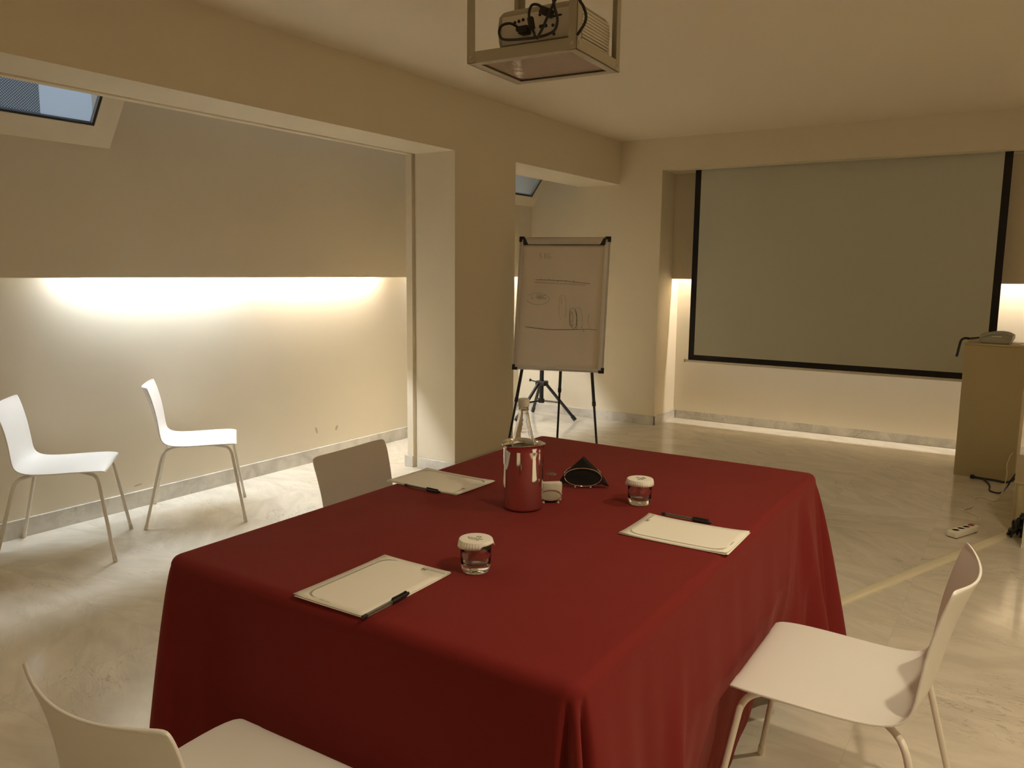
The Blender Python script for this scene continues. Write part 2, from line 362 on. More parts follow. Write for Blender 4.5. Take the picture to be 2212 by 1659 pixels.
# dark courtyard wall beyond the far skylight
box_s('wall_courtyard', (-1.75, 3.7, 1.9), (-1.7, 11, 6.0), new_mat('dim_courtyard_wall', (0.16, 0.15, 0.11), 0.9))

# marble skirtings
def skirt(name, a, b, bev=0.0015): return struct(name, MB().box(a, b, bev=bev, seg=1), 'marble')
skirt('baseboard_bay', (-1.104, -3, 0), (-1.088, D, 0.10))
skirt('baseboard_back', (-1.088, D-0.014, 0), (XR+0.012, D, 0.085))
skirt('baseboard_niche_side', (XR, D-0.014, 0), (XR+0.012, 7.579, 0.085))
mb = MB(); mb.box((-0.337, A1-0.014, 0), (0.0, A1, 0.083), bev=0.0015, seg=1); mb.box((-T-0.02, A1-0.014, 0), (-0.378, A1, 0.083), bev=0.0015, seg=1)
mb.box((0, A1-0.014, 0), (0.013, A2+0.014, 0.083), bev=0.0015, seg=1); mb.box((-T-0.02, A1, 0), (-T, A2+0.014, 0.083)); mb.box((-T, A2, 0), (0, A2+0.014, 0.083))
struct('baseboard_pillar', mb, 'marble')
# marks on the bay wall
mb = MB()
for (y, z, a, b, r) in ((4.22, 0.235, 0.010, 0.028, 0.3), (4.43, 0.222, 0.012, 0.022, -0.5), (2.76, 0.135, 0.028, 0.005, 0.1)):
    mb.quad(*[(-1.1030, y+a*cos(t)*cos(r)-b*sin(t)*sin(r), z+a*cos(t)*sin(r)+b*sin(t)*cos(r)) for t in [k*PI/6 for k in range(12)]])
o = mb.build('trim_2', new_mat('scuff_marks', (0.52, 0.45, 0.34), 0.8), smooth=False); o['kind'] = 'structure'

# cove tubes (real fluorescent battens hidden in the slots)
def cove_lamp(x, y, z, length, axis, mat, label):
    t = thing('cove_lamp', label, 'lamp', (x, y, z), 0 if axis == 'y' else -PI/2, 'fluorescent tubes in the wall coves')
    MB().tube([(0, -length/2, 0), (0, length/2, 0)], 0.008 if axis == 'y' else 0.006, 10).build('tube', mat, t)
    mb = MB(); mb.box((-0.014, -length/2-0.01, 0.012), (0.014, length/2+0.01, 0.042)); mb.box((-0.01, -length/2-0.012, -0.01), (0.01, -length/2, 0.02)); mb.box((-0.01, length/2, -0.01), (0.01, length/2+0.012, 0.02))
    mb.build('batten', 'white_steel', t, smooth=False); return t
LZ = 1.49
cove_lamp(-1.055, 2.98, LZ, 1.18, 'y', 'tube_cool', 'cool white tube in the bay cove above the two chairs')
cove_lamp(-1.055, 4.28, LZ, 1.18, 'y', 'tube_warm', 'warm white tube in the bay cove left of the pillar')
cove_lamp(-1.055, 6.20, LZ, 1.55, 'y', 'tube_far', 'white tube in the bay cove behind the flip chart')
for x in (1.12, 2.40, 3.68): cove_lamp(x, 7.437, 1.62, 1.2, 'x', 'tube_niche', 'warm tube hidden in the niche cove behind the %s of the projection screen' % {1.12: 'left third', 2.40: 'middle', 3.68: 'right edge'}[x])
# recessed ceiling downlights, the last one an added fill
for (x, y, pw, cone), wh in zip(DOWNLIGHTS, ('right of the near chair', 'right of the far table corner', 'nearest the front wall', 'above the power strip side of the room', 'added as unseen fill for the near left floor')):
    t = thing('ceiling_downlight', 'round recessed ceiling downlight '+wh, 'lamp', (x, y, ZC), 0, 'ceiling downlights')
    MB().lathe([(0.058, 0), (0.058, -0.006), (0.044, -0.008), (0.040, 0.0), (0.040, -0.001)], 32).build('rim', 'white_steel', t)
    MB().lathe([(0.0, -0.002), (0.038, -0.002), (0.038, -0.0005), (0, -0.0005)], 32).build('lens', 'lamp_glow', t)

# ------------------------------------------------------------------ projection screen in the niche
ps = thing('projection_screen', 'large grey projection screen with black border hanging in the lit niche', 'screen', (0, 7.25, 0))
SX0, SX1, SZ0, SZ1, BW = 0.683, 3.160, 0.622, 2.60, 0.055
MB().box((SX0, -0.001, SZ0+0.01), (SX1, 0.001, SZ1)).build('border', 'screen_black', ps, smooth=False)
MB().box((SX0+BW, -0.0022, SZ0+0.06), (SX1-BW, -0.0012, SZ1-0.01)).build('projection_surface', 'screen', ps, smooth=False)
mb = MB(); mb.box((SX0-0.028, -0.009, SZ0-0.012), (SX1+0.028, 0.009, SZ0+0.010), bev=0.003); mb.build('weight_bar', 'white_steel', ps)
for x in (SX0-0.034, SX1+0.034): MB().box((x-0.006, -0.011, SZ0-0.014), (x+0.006, 0.011, SZ0+0.014), bev=0.002).build('bar_cap', 'podium', ps)
MB().box((SX0-0.08, -0.022, SZ1-0.01), (SX1+0.08, 0.022, SZ1+0.05), bev=0.008).build('case', 'white_steel', ps)

# ------------------------------------------------------------------ chairs
def make_chair(label, loc, rz):
    t = thing('stacking_chair', label, 'chair', loc, rz, 'white moulded stacking chairs')
    # profile (y forward, z up, half width, edge rise towards the sitter)
    prof = [(0.229, 0.437, 0.203, 0.0), (0.227, 0.447, 0.213, 0.0), (0.215, 0.4555, 0.221, -0.004), (0.17, 0.459, 0.228, -0.006), (0.10, 0.457, 0.228, -0.004), (0.02, 0.451, 0.226, 0.0), (-0.06, 0.446, 0.222, 0.004),
            (-0.12, 0.447, 0.215, 0.008), (-0.155, 0.456, 0.208, 0.012), (-0.178, 0.474, 0.201, 0.016), (-0.192, 0.50, 0.196, 0.020), (-0.202, 0.54, 0.193, 0.025), (-0.212, 0.59, 0.192, 0.030), (-0.224, 0.65, 0.193, 0.034),
            (-0.238, 0.70, 0.196, 0.037), (-0.252, 0.745, 0.199, 0.040), (-0.263, 0.775, 0.200, 0.042), (-0.268, 0.788, 0.196, 0.043), (-0.270, 0.793, 0.186, 0.043)]
    prof = [(y, z if z < 0.4595 else 0.4595+(z-0.4595)*0.95, hw, e) for y, z, hw, e in prof]
    P = [Vector((p[0], p[1], 0)) for p in prof]; rows = []
    th = 0.0065
    for side in (1, -1):
        for i, (y, z, hw, rise) in enumerate(prof):
            a = P[max(i-1, 0)]; b = P[min(i+1, len(P)-1)]; d = (b-a).normalized(); nrm = (d.y, -d.x)   # towards the sitter: up for the seat, forward for the back
            nrm = (d.y, -d.x) if True else nrm
            row = []
            for k in range(17):
                u = -1+2*k/16; e = rise*(u*u)
                off = e+(side*th/2)
                # corner rounding at the very top and front
                row.append((u*hw, y+nrm[0]*off, z+nrm[1]*off*1.0 - (0.004*abs(u)**6 if i > 15 else 0)))
            rows.append(row)
    n = len(prof); mb = MB(); bm = mb.bm
    V = [[bm.verts.new(p) for p in r] for r in rows]
    top, bot = V[:n], V[n:]
    for i in range(n-1):
        for k in range(16):
            bm.faces.new([top[i][k], top[i][k+1], top[i+1][k+1], top[i+1][k]]); bm.faces.new([bot[i][k], bot[i+1][k], bot[i+1][k+1], bot[i][k+1]])
        bm.faces.new([top[i][0], top[i+1][0], bot[i+1][0], bot[i][0]]); bm.faces.new([top[i][16], bot[i][16], bot[i+1][16], top[i+1][16]])
    for k in range(16):
        bm.faces.new([top[0][k], bot[0][k], bot[0][k+1], top[0][k+1]]); bm.faces.new([top[n-1][k], top[n-1][k+1], bot[n-1][k+1], bot[n-1][k]])
    sh = mb.build('seat_shell', 'white_plastic', t, angle=180)
    md = sh.modifiers.new('edge', 'BEVEL'); md.width = 0.0022; md.segments = 2; md.limit_method = 'ANGLE'; md.angle_limit = math.radians(50)
    sm = sh.modifiers.new('smooth', 'SUBSURF'); sm.levels = 1; sm.render_levels = 1
    # tubular legs: each starts at the plate under the seat, runs outwards and bends down
    for sx in (-1, 1):
        for sy, yt, yf in ((1, 0.185, 0.262), (-1, -0.150, -0.262)):
            path = fillet([(sx*0.06, sy*0.055 if sy > 0 else -0.045, 0.431), (sx*0.105, yt*0.55, 0.430), (sx*0.205, yt+0.012*sy, 0.428), (sx*0.262, yf, 0.012)], 0.045, 7)
            lg = MB(); lg.tube(path, 0.0085, 12); leg = lg.build('leg', 'white_steel', t)
            d = (Vector(path[-1])-Vector(path[-2])).normalized(); e = Vector(path[-1])
            MB().tube([e-d*0.018, e+d*0.011], 0.0105, 12).build('foot_cap', 'window_frame', leg)
    mb = MB(); mb.box((-0.085, -0.11, 0.424), (0.085, 0.125, 0.4395), bev=0.003); mb.box((-0.135, -0.10, 0.430), (-0.10, 0.14, 0.441), bev=0.002); mb.box((0.10, -0.10, 0.430), (0.135, 0.14, 0.441), bev=0.002)
    mb.build('seat_frame', 'white_steel', t)
    for sx in (-1, 1):
        for y in (-0.045, 0.085): MB().box((sx*0.132, y-0.008, 0.430), (sx*0.139, y+0.008, 0.438)).build('clip', 'black_plastic', t, smooth=False)
    return t
hz = lambda fx, fy: math.atan2(fy, fx)-PI/2      # heading of the sitter
ch = make_chair('white chair in the side bay cut off by the left edge of the view', (-0.712, 2.115, 0), hz(0.641, 0.768))
dup(ch, (-0.705, 2.890, 0), hz(0.621, 0.783), 'white chair in the side bay standing whole in view near the lit wall')
dup(ch, (1.505, 2.150, 0), hz(1, 0.05), 'white chair behind the far left side of the table, only backrest visible')
dup(ch, (3.051, 2.058, 0), hz(-1, 0.0), 'white chair at the right side of the table with seat and backrest fully visible')
dup(ch, (2.175, 0.862, 0), hz(-0.02, 1.0), 'white chair seen from behind at the near dark side of the table')

# ------------------------------------------------------------------ table and cloth
TX0, TX1, TY0, TY1, TZ = 1.632, 2.778, 1.130, 2.932, 0.7475
tb = thing('conference_table', 'rectangular conference table hidden under the wine red cloth', 'table', ((TX0+TX1)/2, (TY0+TY1)/2, 0))
hx, hy = (TX1-TX0)/2-0.022, (TY1-TY0)/2-0.022
MB().prism([(sx*(hx-0.04)+0.04*cos(a), sy*(hy-0.04)+0.04*sin(a)) for sx, sy, a0_ in ((1, 1, 0), (-1, 1, PI/2), (-1, -1, PI), (1, -1, 1.5*PI)) for a in [a0_+PI/2*k/6 for k in range(7)]], TZ-0.034, TZ-0.006).build('tabletop', 'wood', tb)
for sx in (-1, 1):
    for sy in (-1, 1): MB().tube([(sx*(hx-0.12), sy*(hy-0.10), 0.0), (sx*(hx-0.12), sy*(hy-0.10), TZ-0.034)], 0.022, 16).build('leg', 'white_steel', tb)
# cloth: rings around the rounded rectangle of the top, then down the drop
def cloth():
    R = 0.035; per = []
    def side(p, q, nrm, n, tag):
        for i in range(n): t = (i+0.5)/n; per.append((p[0]+(q[0]-p[0])*t, p[1]+(q[1]-p[1])*t, nrm, tag, t))
    def corner(c, a0, tag, n=36):
        for i in range(n):
            a = a0+(PI/2)*(i+0.5)/n; per.append((c[0]+R*cos(a), c[1]+R*sin(a), (cos(a), sin(a)), tag, (i+0.5)/n))
    side((TX1, TY0+R), (TX1, TY1-R), (1, 0), 150, 'R'); corner((TX1-R, TY1-R), 0, 'FR')
    side((TX1-R, TY1), (TX0+R, TY1), (0, 1), 60, 'F'); corner((TX0+R, TY1-R), PI/2, 'FL')
    side((TX0, TY1-R), (TX0, TY0+R), (-1, 0), 110, 'L'); corner((TX0+R, TY0+R), PI, 'NL')
    side((TX0+R, TY0), (TX1-R, TY0), (0, -1), 110, 'N'); corner((TX1-R, TY0+R), 1.5*PI, 'NR')
    cx, cy = (TX0+TX1)/2, (TY0+TY1)/2; rows = []
    def sm(t): return t*t*(3-2*t)
    rnd = random.Random(3)
    wob = [(rnd.uniform(9, 60), rnd.uniform(0, 6.28), rnd.uniform(0.2, 1)) for _ in range(9)]
    def folds(s, lo=0, hi=9): return sum(a*sin(f*s+p) for f, p, a in wob[lo:hi])/3.0
    er = 0.024
    for k in (0.0, 0.25, 0.5, 0.75, 0.92, 0.985):
        rows.append([((x-nx*er)*k+cx*(1-k), (y-ny*er)*k+cy*(1-k), TZ+0.0008*sin(7*x+3*y)*k) for x, y, (nx, ny), tg, t in per])
    for j in range(0, 6):
        a = (PI/2)*j/5
        rows.append([(x-nx*er*(1-sin(a)), y-ny*er*(1-sin(a)), TZ-er*(1-cos(a))+0.0008*sin(7*x+3*y)) for x, y, (nx, ny), tg, t in per])
    z0 = TZ-er; NR = 40
    for j in range(1, NR+1):
        v = j/NR; row = []
        for x, y, (nx, ny), tg, t in per:
            s = x*1.0+y*1.7
            hem = {'R': 0.10, 'N': 0.06, 'L': 0.30, 'F': 0.22}
            if tg in hem:
                h = hem[tg]
                if tg == 'R': h = 0.075+0.10*sm(min(1, max(0, (t-0.55)/0.2)))+0.02*sin(9*t)
                if tg == 'L': h = 0.31+0.02*sin(5*t)
                amp = {'R': 0.012, 'N': 0.006, 'L': 0.008, 'F': 0.014}[tg]
                off = {'R': 0.045, 'N': 0.010, 'L': 0.035, 'F': 0.05}[tg]*v+amp*folds(s*1.4)*v**0.8
                if tg == 'R':
                    off += 0.010*v*sin(PI*t)                       # belly
                    for c_, w_, a_ in ((0.22, 0.020, 0.030), (0.50, 0.013, 0.020), (0.575, 0.010, -0.014), (0.64, 0.011, 0.022), (0.70, 0.010, -0.014), (0.76, 0.011, 0.022), (0.82, 0.010, -0.014), (0.88, 0.011, 0.022)):
                        cc = c_-0.10*(v-0.4); off += a_*math.exp(-((t-cc)/w_)**2)*sm(min(1, v*1.6))
                ed = min(t, 1-t)
                k = sm(max(0, 1-ed/0.16))                          # blend to the corner flare
                fl = {'R': (0.07, 0.075), 'F': (0.075, 0.07), 'L': (0.06, 0.035), 'N': (0.035, 0.07)}[tg]
                off += (fl[0] if t < 0.5 else fl[1])*k*v
                if tg == 'L':                                      # pressed in by the pushed-in chair
                    yy = y; zz = z0-(z0-h)*v
                    k2 = min(1, 1.5*max(0, 1-((yy-2.15)/0.58)**2)); k2 = sm(k2)
                    off -= 0.205*k2*sm(min(1, max(0, (0.62-zz)/0.14)))
                if tg == 'R':                                      # kept clear of the front edge of the chair's seat
                    off += v*(0.050*math.exp(-((t-0.905)/0.022)**2)-0.060*sm(min(1, max(0, (t-0.935)/0.05))))
                    k2 = sm(min(1, 1.6*max(0, 1-((y-2.05)/0.52)**2))); off = off*(1-k2)+k2*(0.3*off*(1-v)+0.022*min(1, v*2.5)-0.050*max(0, v-0.4)/0.6+0.004*sin(60*t)*v)
                if tg == 'N':
                    k2 = sm(min(1, 1.6*max(0, 1-((x-2.165)/0.40)**2))); off = off*(1-k2)+k2*(-0.028*v)
            else:
                h = {'NR': 0.05, 'FR': 0.10, 'NL': 0.18, 'FL': 0.2}[tg]
                base = {'NR': 0.150, 'FR': 0.165, 'NL': 0.075, 'FL': 0.10}[tg]; a_ = {'NR': 0.115, 'FR': 0.115, 'NL': 0.03, 'FL': 0.05}[tg]
                a_ = 0.150 if (tg == 'NR' and t > 0.5) else a_; lobes = {'NR': 2, 'FR': 2, 'NL': 1, 'FL': 2}[tg]
                off = v**0.8*base*(0.55+0.6*sin(PI*t))-a_*(0.5-0.5*cos(2*PI*lobes*t))*(v**0.62 if lobes == 2 else 0); off = max(off, -0.006-0.05*max(0, min(1, (v-0.06)*8)))
                if tg == 'NL': h = 0.31-0.25*sm(t)
                if tg == 'NR': off += 0.012*sin(6*PI*t)*v
            z = z0-(z0-h)*v
            row.append((x+nx*off, y+ny*off, z))
        rows.append(row)
    # soften jumps between neighbours on the drop
    n = len(per)
    for r in range(12, len(rows)):
        for it in range(5):
            cur = rows[r]; rows[r] = [tuple((cur[i-1][c]+2*cur[i][c]+cur[(i+1) % n][c])/4 for c in range(3)) for i in range(n)]
    mb = MB(); bm = mb.bm
    vs = [[bm.verts.new(p) for p in r] for r in rows[1:]]; c0 = bm.verts.new((cx, cy, TZ))
    for i in range(n): bm.faces.new([c0, vs[0][i], vs[0][(i+1) % n]])
    for r in range(len(vs)-1):
        for i in range(n): bm.faces.new([vs[r][i], vs[r+1][i], vs[r+1][(i+1) % n], vs[r][(i+1) % n]])
    o = mb.build('tablecloth', 'cloth', angle=180)
    so = o.modifiers.new('thickness', 'SOLIDIFY'); so.thickness = 0.0012; so.offset = 1
    o['label'] = 'wine red tablecloth draped over the conference table, hanging in folds'; o['category'] = 'tablecloth'
    return o
cloth()
TT = TZ+0.0022        # top of the cloth

# ------------------------------------------------------------------ notepads, pens
def notepad(label, cx, cy, rz, curl):
    t = thing('notepad', label, 'notepad', (cx, cy, TT), rz, 'letterhead notepads on the table')
    W, H_ = 0.205, 0.293
    def sheet(z, dx, dy, rot, cu, nm):
        rows = []
        for i in range(13):
            v = i/12; r = []
            for j in range(9):
                u = j/8; x = (u-0.5)*W; y = (v-0.5)*H_; e = cu*((abs(2*u-1)**4)*(abs(2*v-1)**3)+0.35*abs(2*v-1)**4)
                r.append((x*cos(rot)-y*sin(rot)+dx, x*sin(rot)+y*cos(rot)+dy, z+e))
            rows.append(r)
        mb = MB(); mb.grid(rows); o = mb.build(nm, 'paper', t, angle=180); s = o.modifiers.new('t', 'SOLIDIFY'); s.thickness = 0.0005; s.offset = 1; return o
    sheet(0.0003, 0.003, -0.002, 0.012, 0.0005, 'sheet'); sheet(0.0012, -0.002, 0.002, -0.008, 0.001, 'sheet'); top = sheet(0.0022, 0, 0, 0, curl, 'sheet')
    # printed border on the left side: a band ending in curved corners
    def zz(x, y):
        u = abs(2*x/W); v = abs(2*y/H_); return 0.0022+curl*((u**4)*(v**3)+0.35*v**4)+0.0006+0.00012
    mb = MB()
    def band(pts):
        for (x0, y0, w0), (x1, y1, w1) in zip(pts, pts[1:]):
            dx, dy = x1-x0, y1-y0; l = math.hypot(dx, dy); nx, ny = -dy/l, dx/l
            q = [(x0+nx*w0, y0+ny*w0), (x0-nx*w0, y0-ny*w0), (x1-nx*w1, y1-ny*w1), (x1+nx*w1, y1+ny*w1)]
            mb.quad(*[(a, b, zz(a, b)) for a, b in q])
    L_, B_, T_ = -W/2+0.019, -H_/2+0.026, H_/2-0.026
    pts = [(L_+0.034, B_-0.012, 0.0003), (L_+0.022, B_-0.010, 0.0012), (L_+0.010, B_-0.004, 0.0030), (L_+0.003, B_+0.008, 0.0024)]
    pts += [(L_, B_+0.02+(T_-B_-0.04)*k/10, 0.0016) for k in range(11)]
    pts += [(L_+0.003, T_-0.008, 0.0024), (L_+0.010, T_+0.004, 0.0030), (L_+0.022, T_+0.010, 0.0012), (L_+0.034, T_+0.012, 0.0003)]
    band(pts)
    mb.build('printed_border', 'print_grey', top, smooth=False)
    Zt = 0.0022+curl*0.5+0.0009
    text_mesh('printed_logo', 'H', 0.018, 'print_dark', top, Matrix.Translation((0.040, H_/2-0.028, Zt+0.0004)), 0.0001)
    text_mesh('printed_heading', 'ROMANO HOUSE', 0.0062, 'print_grey', top, Matrix.Translation((0.073, H_/2-0.020, Zt+0.0006)), 0.0001)
    text_mesh('printed_footer', 'ROMANO HOUSE', 0.0036, 'print_grey', top, Matrix.Translation((-0.02, -H_/2+0.010, Zt+0.0006)), 0.0001)
    return t
notepad('white letterhead notepad on the near edge of the table, black-capped pen on it', 2.180, 1.284, 0.0, 0.0012)
notepad('white letterhead notepad on the right side of the table, in front of a pen', 2.630, 2.016, PI/2+0.01, 0.0035)
notepad('white letterhead notepad on the far left side of the table beside the chair back', 1.758, 2.068, -PI/2-0.02, 0.0020)

def pen(label, a, b, z0, z1):
    """a = plug end, b = cap end"""
    a = Vector((*a, z0)); b = Vector((*b, z1)); L = (b-a).length
    t = thing('ballpoint_pen', label, 'pen', a, 0, 'clear ballpoint pens with black caps')
    t.rotation_euler = ((b-a).to_track_quat('X', 'Z')).to_euler()
    MB().tube([(0.004, 0, 0), (L-0.04, 0, 0)], 0.0039, 6).build('barrel', 'clear_plastic', t, smooth=False)
    MB().tube([(0.006, 0, 0), (L-0.03, 0, 0)], 0.0016, 8).build('ink_tube', 'black_plastic', t)
    MB().tube([(-0.003, 0, 0), (0.008, 0, 0)], 0.0042, 12).build('end_plug', 'black_plastic', t)
    c = MB(); c.tube([(L-0.056, 0, 0), (L-0.052, 0, 0), (L-0.012, 0, 0), (L-0.002, 0, 0), (L, 0, 0)], 0.005, 12, taper=[0.0052, 0.0056, 0.0052, 0.0035, 0.0015])
    cap = c.build('cap', 'black_plastic', t)
    m = MB(); m.box((L-0.056, -0.0022, 0.0055), (L-0.012, 0.0022, 0.0078), bev=0.0008); m.box((L-0.016, -0.0022, 0.003), (L-0.010, 0.0022, 0.0078)); m.build('clip', 'black_plastic', cap)
    return t
pen('clear ballpoint pen with black cap lying along the right edge of the near notepad', (2.292, 1.128), (2.289, 1.272), TT+0.0085, TT+0.0090)
pen('clear ballpoint pen with black cap on the cloth behind the right notepad', (2.518, 2.137), (2.665, 2.133), TT+0.0062, TT+0.0062)
pen('clear ballpoint pen with black cap at the edge of the far left notepad', (1.706, 1.949), (1.852, 1.943), TT+0.0062, TT+0.0062)

# ------------------------------------------------------------------ glasses with paper covers
def glass(label, cx, cy, rz, notch):
    t = thing('tumbler', label, 'glass', (cx, cy, TT), rz, 'water glasses with paper covers')
    prof = [(0.0, 0.003), (0.022, 0.003), (0.026, 0.0005), (0.030, 0.001), (0.0335, 0.006), (0.0355, 0.020), (0.0362, 0.045), (0.0358, 0.0715), (0.0350, 0.0722), (0.0342, 0.0715),
            (0.0345, 0.045), (0.0335, 0.028), (0.0300, 0.019), (0.022, 0.0165), (0.0, 0.0160)]
    MB().lathe(prof, 56).build('glass_body', 'glass', t, angle=60)
    # cover: flat disc, pleated skirt with a torn notch
    n = 144; rows = []
    def skirt_z(a): 
        d = abs((a-notch+PI) % (2*PI)-PI); k = max(0, 1-d/0.62); return 0.0125*min(1, k*2.0) if notch is not None else 0
    for rr, kz in ((0.004, 0), (0.020, 0), (0.036, 0), (0.0385, 0.0007), (0.0398, 0.003), (0.0412, 0.0085), (0.0432, 0.0165)):
        row = []
        for i in range(n):
            a = 2*PI*i/n; pl = 0.0004*(1 if i % 4 < 2 else -1)*(kz > 0.002)*(1 if i % 3 else 0.6)
            zz = kz
            if kz > 0.009: zz = kz-(skirt_z(a) if notch is not None else 0)
            r = rr+pl+(0.0016*sin(3*a+1) if kz > 0.009 else 0)
            row.append((r*cos(a), r*sin(a), 0.0795-zz))
        rows.append(row)
    mb = MB(); vs = mb.grid(rows, closed_u=True); mb.bm.faces.new(vs[0])
    cv = mb.build('paper_cover', 'paper', t, angle=25); s = cv.modifiers.new('t', 'SOLIDIFY'); s.thickness = 0.0005; s.offset = -1
    text_mesh('printed_logo', 'H', 0.017, 'print_dark', cv, Matrix.Translation((0.003, 0.004, 0.0798)), 0.0001)
    text_mesh('printed_name', 'ROMANO', 0.0085, 'print_dark', cv, Matrix.Translation((0, -0.006, 0.0798)), 0.0001, 1.1)
    text_mesh('printed_name', 'HOUSE', 0.0085, 'print_dark', cv, Matrix.Translation((0, -0.014, 0.0798)), 0.0001, 1.1)
    return t
glass('clear tumbler with torn paper cover beside the near notepad', 2.319, 1.478, 0.1, -0.25)
glass('clear tumbler with pleated paper cover beyond the right notepad', 2.412, 2.208, 1.5, None)

# ------------------------------------------------------------------ bottle cooler and bottle
CX, CY = 2.139, 1.975
t = thing('bottle_cooler', 'polished steel bottle cooler with flared rim holding a glass bottle', 'cooler', (CX, CY, TT), -0.57)
n = 72; rows = []
for r, z, tilt in ((0.002, 0.001, 0), (0.052, 0.001, 0), (0.057, 0.0035, 0), (0.0582, 0.010, 0), (0.0590, 0.10, 0), (0.0592, 0.176, 0.2), (0.0598, 0.186, 0.8), (0.0615, 0.1915, 1), (0.0640, 0.1945, 1), (0.0652, 0.1958, 1), (0.0646, 0.1970, 1), (0.0615, 0.1945, 1), (0.0588, 0.189, 0.9), (0.0576, 0.176, 0.2), (0.0570, 0.10, 0), (0.0562, 0.008, 0), (0.05, 0.005, 0), (0.002, 0.005, 0)):
    # the rim dips to the front and rises to both sides
    rows.append([(r*cos(2*PI*k/n), r*sin(2*PI*k/n), z+tilt*(0.0030*cos(2*2*PI*k/n))) for k in range(n)])
mb = MB(); vs = mb.grid(rows, closed_u=True); mb.bm.faces.new(vs[0][::-1]); mb.bm.faces.new(vs[-1]); mb.build('cooler_body', 'chrome', t, angle=60)
b = thing('water_bottle', 'clear glass water bottle with pale cap standing in the steel cooler', 'bottle', (CX-0.004, CY+0.004, TT+0.006))
outer = [(0.0, 0.002), (0.030, 0.0), (0.0375, 0.006), (0.0385, 0.02), (0.0385, 0.14), (0.0375, 0.165), (0.0345, 0.190), (0.0265, 0.225), (0.0195, 0.255), (0.0155, 0.277), (0.0140, 0.283), (0.0140, 0.296), (0.0150, 0.297), (0.0150, 0.301), (0.0135, 0.302), (0.0135, 0.315)]
inner = [(0.0115, 0.315), (0.0115, 0.283), (0.0135, 0.270), (0.0170, 0.253), (0.0240, 0.224), (0.0320, 0.189), (0.0350, 0.165), (0.0360, 0.14), (0.0360, 0.02), (0.034, 0.008), (0.0, 0.006)]
MB().lathe(outer+inner, 56).build('bottle_glass', 'glass', b, angle=60)
MB().lathe([(0, 0.007), (0.0338, 0.0088), (0.0357, 0.02), (0.0357, 0.14), (0.0347, 0.165), (0.0330, 0.178), (0, 0.178)], 48).build('water', 'water', b)
mb = MB(); mb.lathe([(0.0138, 0.299), (0.0165, 0.2995), (0.0168, 0.303), (0.0168, 0.318), (0.0160, 0.3215), (0, 0.3222)], 48); mb.build('cap', 'bottle_cap', b, angle=50)
MB().lathe([(0.0142, 0.286), (0.0152, 0.287), (0.0152, 0.291), (0.0142, 0.292)], 40, closed=True).build('neck_ring', 'glass', b)
mb = MB(); rn = random.Random(5)
for ln, (zc, h) in enumerate(((0.236, 0.006), (0.227, 0.006))):
    rr = 0.0195+(0.255-zc)/(0.255-0.225)*0.007+0.0006
    for k in range(9):
        a = -0.98+(k-4)*0.105; w_ = 0.026
        for e in range(3):
            if e == 1:
                if rn.random() < 0.45: continue
                p = [(a-w_, zc-0.0005), (a+w_, zc-0.0005), (a+w_, zc+0.0006), (a-w_, zc+0.0006)]
            else:
                s_ = (e-1)*w_; p = [(a+s_-0.010, zc-h/2), (a+s_+0.010, zc-h/2), (a+s_+0.010, zc+h/2), (a+s_-0.010, zc+h/2)]
            mb.quad(*[((rr+(zc-z)*0.23)*cos(q), (rr+(zc-z)*0.23)*sin(q), z) for q, z in p])
mb.build('etched_lettering', 'etch', b, smooth=False)

# ------------------------------------------------------------------ napkin holder and sachet holder
def ring(mb, a, h, r, y, zc, n=56):
    pts = [(a*cos(2*PI*k/n), y, zc+h*sin(2*PI*k/n)) for k in range(n)]
    rows = []
    for k in range(n):
        p = Vector(pts[k]); d = (Vector(pts[(k+1) % n])-Vector(pts[k-1])).normalized(); v = Vector((0, 1, 0)); u = d.cross(v)
        rows.append([p+u*(r*cos(2*PI*j/8))+v*(r*sin(2*PI*j/8)) for j in range(8)])
    mb.grid(rows, closed_u=True, closed_v=True)
th_ = math.atan2(0.047, 0.050)*0+0.50
t = thing('napkin_holder', 'chrome oval ring napkin holder beside the steel cooler', 'holder', (2.180, 2.279, TT), th_)
for y in (-0.0168, 0.0168):
    mb = MB(); ring(mb, 0.060, 0.0300, 0.0017, y, 0.0365); mb.build('ring', 'chrome', t)
for x in (-0.025, 0.025): MB().tube([(x, -0.0168, 0.0092), (x, 0.0168, 0.0092)], 0.0012, 8).build('cross_rod', 'chrome', t)
for x in (-0.025, 0.025):
    for y in (-0.016, 0.016):
        MB().lathe([(0, 0), (0.003, 0.0006), (0.004, 0.003), (0.003, 0.006), (0.0015, 0.0095), (0, 0.0098)], 16, (x, y, 0)).build('foot', 'chrome', t)
t2 = thing('napkin_stack', 'folded black paper napkins standing diagonally in the oval ring holder', 'napkins', (2.180, 2.279, TT), th_)
for k in range(7):
    y = -0.0095+0.0031*k; rn = random.Random(k); dx = rn.uniform(-0.003, 0.003); dz = rn.uniform(-0.002, 0.002)
    rows = []
    N = 10
    for i in range(N+1):
        r = []
        for j in range(N+1):
            u = i/N; v = j/N       # square standing on its corner, lower corner folded up by the rods
            x = (u-v)*0.083; z = 0.100-(u+v)*0.080
            z = max(z, 0.0115+0.25*max(0, (abs(x)-0.05)))
            if abs(x) > 0.06: z = max(0.002, z-0.012*(abs(x)-0.06)/0.02)
            r.append((x+dx, y+0.0012*sin(20*u+k)*v, z+dz*(z > 0.02)))
        rows.append(r)
    mb = MB(); mb.grid(rows); o = mb.build('napkin', 'napkin', t2, angle=30); s = o.modifiers.new('t', 'SOLIDIFY'); s.thickness = 0.0016
t = thing('sachet_holder', 'small chrome ring sachet holder half hidden behind the steel cooler', 'holder', (2.176, 2.075, TT), 0.62)
